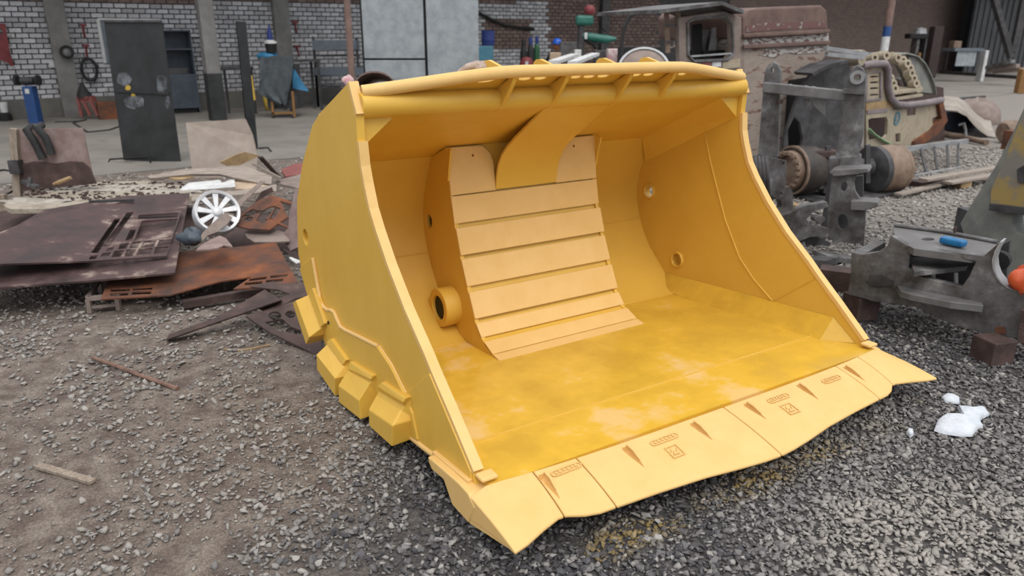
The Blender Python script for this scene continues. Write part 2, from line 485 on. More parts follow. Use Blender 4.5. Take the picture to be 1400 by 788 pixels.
nt.links.new(da.outputs['Fac'], dm.inputs['Factor']); nt.links.new(rr.outputs[0], dm.inputs[6])
oa = nt.nodes.new('ShaderNodeAttribute'); oa.attribute_name = 'overspray'
om = nt.nodes.new('ShaderNodeMix'); om.data_type = 'RGBA'; om.inputs[7].default_value = lin('#8f773a')
nt.links.new(oa.outputs['Fac'], om.inputs['Factor']); nt.links.new(dm.outputs[2], om.inputs[6])
nt.links.new(om.outputs[2], pb.inputs['Base Color'])

# stone shapes
STONES = []
for k in range(12):
    pts = rng.normal(size=(10, 3)); pts /= np.linalg.norm(pts, axis=1)[:, None]
    pts = pts * np.array([1.15, rng.uniform(0.6, 0.95), rng.uniform(0.35, 0.6)]) * rng.uniform(0.85, 1.1, (10, 1))
    bm = bmesh.new(); vs_ = [bm.verts.new(p) for p in pts]
    r_ = bmesh.ops.convex_hull(bm, input=vs_)
    for v in [v for v in bm.verts if not v.link_faces]: bm.verts.remove(v)
    bmesh.ops.triangulate(bm, faces=bm.faces); bmesh.ops.recalc_face_normals(bm, faces=bm.faces)
    bm.verts.index_update()
    STONES.append((np.array([v.co[:] for v in bm.verts]), np.array([[v.index for v in f.verts] for f in bm.faces]))); bm.free()

def rot_mats(n):
    az = rng.uniform(0, 2 * np.pi, n); tx = rng.normal(0, 0.35, n); ty = rng.normal(0, 0.35, n)
    ca, sa = np.cos(az), np.sin(az); cx, sx = np.cos(tx), np.sin(tx); cy, sy = np.cos(ty), np.sin(ty)
    Rz = np.zeros((n, 3, 3)); Rz[:, 0, 0] = ca; Rz[:, 0, 1] = -sa; Rz[:, 1, 0] = sa; Rz[:, 1, 1] = ca; Rz[:, 2, 2] = 1
    Rx = np.zeros((n, 3, 3)); Rx[:, 0, 0] = 1; Rx[:, 1, 1] = cx; Rx[:, 1, 2] = -sx; Rx[:, 2, 1] = sx; Rx[:, 2, 2] = cx
    Ry = np.zeros((n, 3, 3)); Ry[:, 1, 1] = 1; Ry[:, 0, 0] = cy; Ry[:, 0, 2] = sy; Ry[:, 2, 0] = -sy; Ry[:, 2, 2] = cy
    return Rx @ Ry @ Rz, (az, tx, ty)

def scatter(y0, y1, dens, s0, s1):
    A = 1.08 * (y1 * y1 - y0 * y0); n = int(A * dens)
    y = np.sqrt(rng.uniform(y0 * y0, y1 * y1, n)); x = rng.uniform(-1.08, 1.08, n) * y
    d = dirt_mask(x, y)
    clump = vnoise(x * 3.3, y * 3.3, 31)
    keep = rng.uniform(0, 1, n) < np.where(d > 0.02, np.clip(1 - 0.70 * d, 0, 1) * np.clip(2.6 * clump - 0.45, 0.12, 1.1), 1.0)
    bx = (x - BO.x) * BX.x + (y - BO.y) * BX.y; by = (x - BO.x) * BY.x + (y - BO.y) * BY.y
    keep &= ~((bx > 0.15) & (bx < 2.35) & (by > 0.15) & (by < 1.9))
    sl = (np.array(x) - (-6.2)) * WN.x + (y - 9.9) * WN.y   # >0 on the yard side of the slab edge
    keep &= sl > 0.05
    x, y = x[keep], y[keep]
    r = s0 * (s1 / s0) ** (rng.uniform(0, 1, x.size) ** 1.6)
    return x, y, r
parts = [scatter(1.6, 3.4, 4300, 0.007, 0.024), scatter(3.4, 4.8, 2600, 0.009, 0.026), scatter(4.8, 7.0, 1000, 0.013, 0.031), scatter(7.0, 13.0, 230, 0.02, 0.042)]
SXs = np.concatenate([p[0] for p in parts]); SYs = np.concatenate([p[1] for p in parts]); SRs = np.concatenate([p[2] for p in parts])
NS = SXs.size
SZs = ground_z(SXs, SYs) + SRs * rng.uniform(0.05, 0.3, NS)
RM, ANG = rot_mats(NS)
KIND = rng.integers(0, 12, NS)
bxs = ((SXs - BO.x) * BX.x + (SYs - BO.y) * BX.y) / K; bys = ((SXs - BO.x) * BY.x + (SYs - BO.y) * BY.y) / K
over = np.exp(-((bys + 0.45) / 0.09) ** 2) * ((bxs > 0.3) & (bxs < 2.9)) * np.clip(vnoise(SXs * 5, SYs * 5, 41) * 2.2 - 0.55, 0, 1)
over = np.where(rng.uniform(0, 1, NS) < 0.7, over, 0) * 0.7
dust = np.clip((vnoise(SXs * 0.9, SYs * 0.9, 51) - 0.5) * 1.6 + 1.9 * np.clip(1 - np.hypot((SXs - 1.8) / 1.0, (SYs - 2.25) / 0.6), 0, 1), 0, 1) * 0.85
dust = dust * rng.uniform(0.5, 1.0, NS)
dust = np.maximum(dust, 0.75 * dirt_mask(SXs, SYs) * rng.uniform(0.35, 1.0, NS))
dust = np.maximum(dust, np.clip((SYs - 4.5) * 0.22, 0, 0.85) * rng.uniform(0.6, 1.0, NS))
# the stones that show largest are single parts of the ground
vis = (np.abs(SXs) < SYs * 0.66) & (SYs > 2.25) & (over < 0.05) & (dust < 0.35)
score = np.where(vis, SRs / SYs, 0)
big = np.argsort(-score)[:300]
rest = np.setdiff1d(np.arange(NS), big)
VS, FS, AO, AD, base = [], [], [], [], 0
POS = np.stack([SXs, SYs, SZs], -1)
for k in range(12):
    ids = rest[KIND[rest] == k]; sv, sf = STONES[k]; nvk = len(sv)
    V = np.einsum('nvj,njk->nvk', sv[None] * SRs[ids][:, None, None], RM[ids]) + POS[ids][:, None, :]
    VS.append(V.reshape(-1, 3)); FS.append((sf[None] + (np.arange(len(ids)) * nvk)[:, None, None] + base).reshape(-1, 3)); base += len(ids) * nvk
    AO.append(np.repeat(over[ids], nvk)); AD.append(np.repeat(dust[ids], nvk))
VS = np.concatenate(VS); Fa = np.concatenate(FS)
gme = bpy.data.meshes.new('loose_gravel')
gme.vertices.add(len(VS)); gme.vertices.foreach_set('co', VS.reshape(-1).astype(np.float32))
gme.loops.add(Fa.size); gme.loops.foreach_set('vertex_index', Fa.reshape(-1).astype(np.int32))
gme.polygons.add(len(Fa)); gme.polygons.foreach_set('loop_start', (np.arange(len(Fa)) * 3).astype(np.int32))
gme.update(calc_edges=True)
for nm, ar in (('overspray', np.concatenate(AO)), ('dust', np.concatenate(AD))):
    a_ = gme.attributes.new(nm, 'FLOAT', 'POINT'); a_.data.foreach_set('value', ar.astype(np.float32))
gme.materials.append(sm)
go = bpy.data.objects.new('loose_gravel', gme); COL.objects.link(go); go.parent = ground; go['kind'] = 'stuff'
smeshes = []
for k in range(12):
    m_ = bpy.data.meshes.new('stone'); m_.from_pydata(STONES[k][0].tolist(), [], STONES[k][1].tolist()); m_.materials.append(sm); smeshes.append(m_)
for i in big:
    o = bpy.data.objects.new('stone', smeshes[KIND[i]]); COL.objects.link(o); o.parent = ground
    o.matrix_local = Matrix.Translation((SXs[i], SYs[i], SZs[i])) @ Matrix(RM[i].T.tolist()).to_4x4() @ Matrix.Scale(float(SRs[i]), 4)

# ---------------- concrete slab of the workshop
SE = Vector((-6.2, 9.9, 0))
a, b = SE - WU * 30, SE + WU * 45
depth = (SE - W0).dot(WN)
c_, d_ = b - WN * (depth + 0.5), a - WN * (depth + 0.5)
slab = struct(MB().plate([[p + Vector((0, 0, 0.012)) for p in (a, b, c_, d_)]], (0, 0, -0.15)).build('floor', 'slab'))
slab['label'] = 'dusty grey concrete slab of the open workshop'

# ---------------- brick wall at the back
S_END = 47.0
S_PAINT = ws(749, 60)
wall = MB().box(W0 + WU * ((S_END - 6) / 2) - WN * 0.16 + Vector((0, 0, 3.0)), (S_END + 6, 0.3, 6.0), WTH).build('wall_back', 'mortar')
struct(wall); wall['label'] = 'workshop brick wall, white paint flaking off its left half'
pl = MB().box(W0 + WU * ((S_PAINT - 6) / 2) + WN * 0.012 + Vector((0, 0, 0.23)), (S_PAINT + 6, 0.06, 0.46), WTH).build('plinth', 'plinth', wall)
BRL, BRH, PX_, PZ_ = 0.235, 0.088, 0.262, 0.113
cands = []
Z0 = 0.49; ZTOP = wp(40, 6).z; ZSLOPE = (wp(450, 5).z - wp(40, 6).z) / (ws(450, 5) - ws(40, 6))
row = 0
bricks_bare = []
z = Z0
while z < 4.6:
    off_ = (row % 2) * PX_ / 2 + random.uniform(-0.02, 0.02)
    s = -5 + off_
    while s < S_PAINT + 9:
        cpos = W0 + WU * s + Vector((0, 0, z))
        px_, py_ = project(cpos)
        if -300 < px_ < 900 and -30 < py_ < 170:
            bare = (z > ZTOP + ZSLOPE * max(s, 0.0)) or s > S_PAINT or (660 < px_ < 727 and 27 < py_ < 68)
            cands.append((px_, py_, s, z, bare, cpos.length))
        s += PX_
    z += PZ_; row += 1
def hidden(px, py):
    for x0, y0, x1, y1 in ((140, 28, 245, 170), (70, 0, 108, 170), (278, 0, 305, 170), (322, 28, 350, 170), (226, 50, 268, 170), (372, 0, 398, 90), (490, 0, 656, 200), (355, 60, 410, 170), (0, 32, 14, 88)):
        if x0 < px < x1 and y0 < py < y1: return True
    return not (2 < px < 1398 and 2 < py < 160)
def brick_mesh(name, m_):
    q = MB().box((0, 0, 0), (BRL, 0.05, BRH)); o_ = q.build(name, m_); me_ = o_.data; bpy.data.objects.remove(o_); return me_
bm_white = brick_mesh('brick', 'brick_white')
vis_b = sorted([c for c in cands if not c[4] and not hidden(c[0], c[1])], key=lambda c: c[5])
single = set(id(c) for c in vis_b[:300])
for c in vis_b[:300]:
    o = bpy.data.objects.new('brick', bm_white); COL.objects.link(o); o.parent = wall
    p = W0 + WU * c[2] + WN * (0.005 + random.uniform(-0.006, 0.004)) + Vector((0, 0, c[3]))
    o.location = p; o.rotation_euler = (0, 0, WTH)
for nm, flag, mt in (('painted_bricks', False, 'brick_white'), ('bare_bricks', True, 'brick_bare')):
    mb = MB()
    for c in cands:
        if c[4] == flag and id(c) not in single:
            mb.box(W0 + WU * c[2] + WN * (0.005 + random.uniform(-0.006, 0.004)) + Vector((0, 0, c[3])), (BRL, 0.05, BRH), WTH)
    o = mb.build(nm, mt, wall); o['kind'] = 'stuff'
# far bare half: brickwork too small to tell apart
fm = bpy.data.materials.new('far_brickwork'); fm.use_nodes = True
nt = fm.node_tree; pb = nt.nodes['Principled BSDF']; pb.inputs['Roughness'].default_value = 0.9
tc = nt.nodes.new('ShaderNodeTexCoord'); bt = nt.nodes.new('ShaderNodeTexBrick')
bt.inputs['Color1'].default_value = lin('#6e5f59'); bt.inputs['Color2'].default_value = lin('#7c6b63'); bt.inputs['Mortar'].default_value = lin('#5a504c')
bt.inputs['Scale'].default_value = 1; bt.inputs['Brick Width'].default_value = 0.26; bt.inputs['Row Height'].default_value = 0.11; bt.inputs['Mortar Size'].default_value = 0.012
mpn = nt.nodes.new('ShaderNodeMapping'); mpn.inputs['Rotation'].default_value = (math.pi / 2, 0, 0)
nt.links.new(tc.outputs['Object'], mpn.inputs[0]); nt.links.new(mpn.outputs[0], bt.inputs['Vector']); nt.links.new(bt.outputs[0], pb.inputs['Base Color'])
fb = MB().box((0, 0, 3), (S_END - S_PAINT - 8.9, 0.06, 6)).build('brick_panel', fm, wall)
fb.location = W0 + WU * ((S_END + S_PAINT + 8.9) / 2) + WN * 0.01; fb.rotation_euler = (0, 0, WTH)

# pilasters
def pilaster(n, px, py, w, d, m_='concrete_post', lab=None):
    p = wp(px, py); p.z = 0
    o = struct(MB().box(p + WN * (d / 2 + 0.02) + Vector((0, 0, 3)), (w, d, 6), WTH).build('trim_%d' % n, m_, bevel=0.015))
    o['label'] = lab
    return p
P1 = pilaster(1, 99, 150, 0.40, 0.22, lab='grey concrete pilaster beside the black steel sheet')
pilaster(2, 391, 120, 0.42, 0.2, lab='concrete pilaster behind the draped cart')
pilaster(3, 822, 60, 0.35, 0.2, 'steel_dark', lab='dark pilaster behind the green drill')
pilaster(4, 1306, 90, 0.6, 0.3, 'shed_dark', lab='dark pilaster where the wall turns at right')

# dark cladding of the shed at the right end, in front of the brick
p0 = wp(1318, 90, 1.6); p0.z = 0
q0 = p0 + WU * 14
wr = struct(MB().box((p0 + q0) / 2 + Vector((0, 0, 3)), (14, 0.1, 6), WTH).build('wall_right', 'shed_dark'))
wr['label'] = 'dark clad wall of the shed at the right'
for k in range(23):
    MB().box(p0 + WU * (0.3 + k * 0.6) + WN * 0.08 + Vector((0, 0, 3)), (0.08, 0.06, 6), WTH).build('cladding_rib', 'shed_dark', wr)

# roof of the open workshop (unseen, added above the frame to shade the wall)
RZ = 6.2
ra, rb = W0 - WU * 10 + WN * 0.0, W0 + WU * 47
roof = MB().plate([[ra + Vector((0, 0, RZ + 0.6)), rb + Vector((0, 0, RZ + 0.6)), rb + WN * 4.5 + Vector((0, 0, RZ)), ra + WN * 4.5 + Vector((0, 0, RZ))]], (0, 0, 0.06)).build('shade_roof', 'roofing')
struct(roof); roof['label'] = 'unseen sheet roof added to shade the open workshop'

# ================================================================== THE BUCKET
bucket = thing('loader_bucket', 'huge freshly painted yellow wheel loader bucket lying on the gravel', 'bucket', (BO.x, BO.y, 0), BYAW)
def Bq(x, y, z): return Vector((x * K, y * K, z * K + BO.z))
WB = 2.9
YP, YW, YM = 'yellow_paint', 'yellow_paint_wet', 'yellow_paint_matte'

def sweep(prof, x0, x1, t, name, m_, smooth=35, xs=None, parent=None, bevel=0.0):
    """profile (y,z) swept along x, thickness t to the outer side"""
    parent = parent or bucket
    P = [Vector((0, y, z)) for y, z in prof]; n = len(P); N = []
    for i in range(n):
        d = (P[min(i + 1, n - 1)] - P[max(i - 1, 0)]).normalized(); N.append(Vector((0, d.z, -d.y)))
    Q = [p + q * t for p, q in zip(P, N)]
    ring = P + Q[::-1]
    mb = MB()
    mb.loft([Bq(x0, p.y, p.z) for p in ring], [Bq(x1, p.y, p.z) for p in ring])
    return mb.build(name, m_, parent, smooth=smooth, bevel=bevel)

fl = lambda y: -0.03 - 0.06 * y
floor_prof = [(-0.10, fl(-0.1)), (0.3, fl(0.3)), (1.0, fl(1.0)), (1.60, fl(1.6))]
skin_prof = [(1.60, -0.126), (1.70, -0.10), (1.80, -0.03), (1.90, 0.05), (2.02, 0.16), (2.11, 0.28), (2.17, 0.40), (2.205, 0.52), (2.215, 0.65), (2.19, 0.78), (2.14, 0.90), (2.09, 1.0), (2.05, 1.075)]
roof_prof = [(2.05, 1.075), (1.6, 1.27), (1.2, 1.445)]
roll_prof = [(1.2, 1.445), (1.178, 1.452), (1.155, 1.468), (1.14, 1.49), (1.135, 1.515), (1.142, 1.545), (1.158, 1.562), (1.18, 1.572), (1.24, 1.58)]
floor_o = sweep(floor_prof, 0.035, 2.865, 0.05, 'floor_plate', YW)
sweep(skin_prof, 0.035, 2.865, 0.04, 'back_skin', YP, smooth=40)
sweep(roof_prof, 0.035, 2.865, 0.04, 'roof_plate', YP)
sweep(roll_prof, 0.035, 2.865, 0.03, 'top_roll', YP, smooth=50)
# weld seams of floor and skin
def seam(pts, r=0.006, parent=bucket, name='weld_seam'):
    return MB().tube([Bq(*p) for p in pts], r * K, 6).build(name, YP, parent, smooth=60)
seam([(0.06, 0.30, fl(0.3) + 0.001), (2.75, 0.30, fl(0.3) + 0.001)], 0.006)
seam([(0.04, 2.155, 0.376), (0.845, 2.155, 0.376)], 0.005); seam([(2.06, 2.155, 0.376), (2.86, 2.155, 0.376)], 0.005)
seam([(0.04, 1.60, -0.122), (0.84, 1.60, -0.122)], 0.008); seam([(2.06, 1.60, -0.122), (2.75, 1.60, -0.122)], 0.008)

# side plates
front = [(1.252, 1.622), (1.166, 1.467), (1.170, 1.335), (1.155, 1.21), (1.125, 1.12), (1.072, 0.995), (1.0, 0.895), (0.87, 0.742), (0.68, 0.560), (0.476, 0.400), (0.40, 0.332), (0.21, 0.178), (0.0, 0.0)]
bottom = [(-0.03, -0.06), (0.364, -0.10), (0.74, -0.15), (1.1, -0.20), (1.48, -0.232), (1.75, -0.205), (1.95, -0.10), (2.15, 0.05), (2.32, 0.20), (2.43, 0.33)]
rear = [(2.461, 0.42), (2.446, 0.513), (2.396, 0.728), (2.368, 0.818), (2.179, 1.078), (1.908, 1.346), (1.775, 1.417), (1.765, 1.428), (1.759, 1.426)]
outline = front + bottom + rear
def side(xo, xi, holes):
    sgn = 1 if xi > xo else -1
    mb = MB()
    loops = [[Bq(xo, y, z) for y, z in outline]]
    for (y, z, r) in holes:
        loops.append([Bq(xo, y + r * math.cos(t), z + r * math.sin(t)) for t in [2 * math.pi * i / 20 for i in range(20)]])
    mb.plate(loops, (BX.length * (xi - xo) * K, 0, 0))
    return mb.build('side_plate', YP, bucket, bevel=0.004)
sl_ = side(0.0, 0.045, [(2.25, 0.585, 0.055)])
sr_ = side(2.9, 2.855, [(2.054, 0.623, 0.047), (1.677, 0.126, 0.05)])
def ring_at(x0, x1, y, z, ro, ri, name, parent, m_=YP, n=28):
    mb = MB().lathe([(ri * K, 0), (ro * K, 0), (ro * K, (x1 - x0) * K), (ri * K, (x1 - x0) * K)], Bq(x0, y, z), (1, 0, 0), n, closed=True)
    return mb.build(name, m_, parent, smooth=40, bevel=0.006)
ring_at(2.835, 2.9, 2.054, 0.623, 0.062, 0.047, 'hole_collar', sr_); ring_at(2.835, 2.9, 1.677, 0.126, 0.066, 0.05, 'hole_collar', sr_)
# weld line and crease inside the right side plate
seam([(2.853, 1.491, 1.16), (2.853, 1.42, 0.97), (2.853, 1.344, 0.809), (2.853, 1.22, 0.554), (2.853, 1.047, 0.295), (2.853, 0.9, 0.17), (2.853, 0.72, 0.06)], 0.006, sr_)
seam([(2.853, 0.70, 0.068), (2.853, 0.436, 0.283), (2.853, 0.40, 0.315)], 0.004, sr_)
# thick front edge strip (leading edge bar) on both plates
def edge_bar(x0, x1, parent, i0, i1):
    pts = front[i0:i1]; mb = MB()
    A = []; Bk = []
    for i, (y, z) in enumerate(pts):
        a_ = Vector(pts[max(i - 1, 0)]); b_ = Vector(pts[min(i + 1, len(pts) - 1)]); d = (b_ - a_).normalized(); nn = Vector((d.y, -d.x))
        A.append((y + nn.x * -0.006, z + nn.y * -0.006)); Bk.append((y + nn.x * 0.02, z + nn.y * 0.02))
    for (p, q), (p2, q2) in zip(zip(A, Bk), zip(A[1:], Bk[1:])):
        mb.hexa([Bq(x0, *p), Bq(x1, *p), Bq(x1, *q), Bq(x0, *q), Bq(x0, *p2), Bq(x1, *p2), Bq(x1, *q2), Bq(x0, *q2)])
    return mb.build('leading_edge', YM, parent, smooth=30)
for xo, xi, par in ((-0.002, 0.05, sl_), (2.902, 2.85, sr_)):
    edge_bar(xo, xi, par, 0, 2); edge_bar(xo, xi, par, 2, 11); edge_bar(xo, xi, par, 10, 13)

# corner strips: floor and roof to side plate
def corner_strips(mx):
    X = (lambda x: x) if mx else (lambda x: 2.9 - x)
    a = [(2.74, 1.66, -0.128), (2.74, 0.225, -0.046), (2.853, 0.225, 0.092), (2.853, 1.82, -0.02)]
    mb = MB().add([Bq(X(p[0]), p[1], p[2]) for p in a] + [Bq(X(2.853), 0.225, -0.05), Bq(X(2.853), 1.75, -0.15)] + [Bq(X(2.853), 0.05, -0.03)],
                  [(0, 1, 2, 3), (1, 6, 2), (1, 4, 6), (4, 2, 6), (0, 5, 4, 1), (0, 3, 5), (3, 2, 4, 5)])
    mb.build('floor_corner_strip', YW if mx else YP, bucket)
    a = [(2.73, 2.05, 1.075), (2.68, 1.205, 1.443), (2.853, 1.205, 1.305), (2.853, 2.13, 0.86)]
    mb = MB().add([Bq(X(p[0]), p[1], p[2]) for p in a] + [Bq(X(2.853), 1.205, 1.445), Bq(X(2.853), 2.1, 1.1)],
                  [(0, 1, 2, 3), (1, 4, 2), (0, 3, 5), (1, 0, 5, 4), (2, 4, 5, 3)])
    mb.build('roof_corner_strip', YP, bucket)
corner_strips(True); corner_strips(False)

# centre box: side walls, slats, upper panels, curved tongue
XA, XB = 0.845, 2.057
slat_front = [(1.82, 1.165), (1.77, 0.849), (1.72, 0.66), (1.65, 0.462), (1.56, 0.264), (1.465, 0.068), (1.375, -0.028), (1.25, -0.083), (1.12, -0.11)]
box_loop = [(y + 0.012, z - 0.004) for y, z in slat_front] + [(1.60, -0.124)] + skin_prof[1:]
for x0, t in ((XA, 0.03), (XB, -0.03)):
    mb = MB()
    loops = [[Bq(x0, y, z) for y, z in box_loop]]
    loops.append([Bq(x0, 2.12 + 0.045 * math.cos(t_), 0.612 + 0.05 * math.sin(t_)) for t_ in [2 * math.pi * i / 18 for i in range(18)]])
    mb.plate(loops, (t * K, 0, 0)).build('box_side', YP, bucket, bevel=0.003)
ring_at(0.73, 0.86, 1.79, 0.085, 0.135, 0.085, 'pin_boss', bucket, YP, 36)
bo_ = [o for o in bucket.children if o.name.startswith('pin_boss')][0]
MB().lathe([(0.0, 0), (0.084 * K, 0), (0.084 * K, 0.004), (0, 0.004)], Bq(0.752, 1.79, 0.085), (1, 0, 0), 28).build('bore_shade_disc', 'black', bo_)  # black disc painted in for the darkness deep inside the boss
ring_at(2.04, 2.17, 1.79, 0.085, 0.135, 0.085, 'pin_boss', bucket, YP, 36)
edges = [((1.77, 0.849), (1.732, 0.672)), ((1.712, 0.647), (1.652, 0.475)), ((1.648, 0.448), (1.572, 0.280)), ((1.552, 0.246), (1.472, 0.084)),
         ((1.461, 0.055), (1.392, -0.020)), ((1.36, -0.038), (1.25, -0.083)), ((1.242, -0.086), (1.12, -0.108))]
for (y0, z0), (y1, z1) in edges:
    d = Vector((y1 - y0, z1 - z0)).normalized(); n_ = Vector((d.y, -d.x))   # points into the bucket (towards -y / up)
    if n_.x > 0: n_ = -n_
    th = 0.018
    q = [(y0, z0), (y1, z1), (y1 - n_.x * th, z1 - n_.y * th), (y0 - n_.x * th, z0 - n_.y * th)]
    MB().loft([Bq(XA, *p) for p in q], [Bq(XB, *p) for p in q]).build('wear_slat', YM, bucket, bevel=0.003)
# backing plate behind slats
sweep([(y + 0.03, z - 0.004) for y, z in slat_front], XA + 0.004, XB - 0.004, -0.012, 'slat_backing', YP, smooth=None)
for x0, x1, cx in ((XA, 1.19, 1), (1.69, XB, -1)):
    pts = [(1.815, 1.16), (1.772, 0.862)]
    q = [(1.815, 1.165), (1.772, 0.856)]
    xs_ = [x0, x1]
    # inner upper corner rounded against the tongue
    xi_, xo_ = (x1, x0) if cx == 1 else (x0, x1)
    loop = [(xo_, 0.856), (xi_, 0.856), (xi_, 1.02)] + [(xi_ - cx * 0.11 * (1 - math.cos(t)), 1.02 + 0.14 * math.sin(t)) for t in [0.3, 0.6, 0.9, 1.2, 1.5]] + [(xo_, 1.163)]
    def P(x, z): return Bq(x, 1.772 + (z - 0.856) * 0.14, z)
    hole = [(xo_ + cx * 0.19 + 0.008 * math.cos(t), 1.10 + 0.01 * math.sin(t)) for t in [2 * math.pi * i / 8 for i in range(8)]]
    MB().plate([[P(x, z) for x, z in loop], [P(x, z) for x, z in hole]], (0, 0.02 * K, 0)).build('upper_panel', YM, bucket, bevel=0.003)
tongue = [(1.205, 1.442), (1.30, 1.378), (1.43, 1.293), (1.53, 1.228), (1.62, 1.165), (1.69, 1.10), (1.735, 1.03), (1.76, 0.95), (1.772, 0.862)]
sweep(tongue, 1.19, 1.69, -0.015, 'curved_tongue', YP, smooth=40)
for xg in (XA - 0.012, XB + 0.0):
    q = [(1.80, 1.17), (1.74, 1.16), (1.77, 1.05), (1.79, 0.95), (1.80, 0.95)]
    MB().loft([Bq(xg, *p) for p in q], [Bq(xg + 0.014, *p) for p in q]).build('edge_gusset', YP, bucket)

# spill guard with slots, edge bar, ribs
def guard_pt(x, t):   # t 0 at the roll, 1 at the bar
    u = 1.0
    if x < 0.79: u = max(0.0, (x - 0.06) / 0.73)
    if x > 2.11: u = max(0.0, (2.84 - x) / 0.73)
    yb, zb = 1.19 - 0.165 * u, 1.578 + 0.085 * u
    return (x, 1.185 + (yb - 1.185) * t, 1.568 + (zb - 1.568) * t)
slots = [(0.725, .06), (0.976, .045), (1.08, .045), (1.333, .04), (1.429, .045), (1.534, .045), (1.791, .045), (1.893, .045), (2.10, .035), (2.19, .04)]
mbg = MB()
def guard_loop(pts): return [Bq(*guard_pt(x, t)) for x, t in pts]
xsg = [0.06, 0.3, 0.55, 0.79, 2.11, 2.35, 2.6, 2.84]
zb_ = []
for xa_, xb_ in zip(xsg[:-1], xsg[1:]):
    loops = [guard_loop([(xa_, 0), (xb_, 0), (xb_, 1), (xa_, 1)])]
    for sx, hw in slots:
        if xa_ < sx - hw and sx + hw < xb_:
            loops.append(guard_loop([(sx + hw * math.cos(t), 0.62 + 0.13 * math.sin(t)) for t in [2 * math.pi * i / 12 for i in range(12)]]))
    mbg.plate(loops, (0, 0.008, 0.012))
guard = mbg.build('spill_guard', YP, bucket)
bar_pts = [(0.05, 1.19, 1.580), (0.25, 1.145, 1.603), (0.5, 1.085, 1.635), (0.70, 1.035, 1.658), (0.80, 1.018, 1.666), (0.92, 1.012, 1.669), (1.45, 1.012, 1.669), (1.98, 1.012, 1.669), (2.10, 1.018, 1.666), (2.2, 1.035, 1.658), (2.4, 1.085, 1.635), (2.65, 1.145, 1.603), (2.85, 1.19, 1.580)]
MB().tube([Bq(*p) for p in bar_pts], 0.034 * K, 14).build('guard_edge_bar', YM, bucket, smooth=50)
for xr in (0.861, 1.215, 1.691, 2.049):
    q = [(1.0, 1.65), (1.03, 1.60), (1.10, 1.52), (1.165, 1.458), (1.215, 1.436), (1.16, 1.466), (1.135, 1.515), (1.15, 1.558), (1.185, 1.572)]
    MB().plate([[Bq(xr - 0.013, *p) for p in q]], (0.026 * K, 0, 0)).build('inner_rib', YP, bucket)
    q = [(1.03, 1.66), (1.28, 1.722), (1.32, 1.718), (1.345, 1.70), (1.35, 1.62), (1.30, 1.575), (1.19, 1.58)]
    MB().plate([[Bq(xr - 0.012, *p) for p in q]], (0.024 * K, 0, 0)).build('outer_rib', YP, bucket)

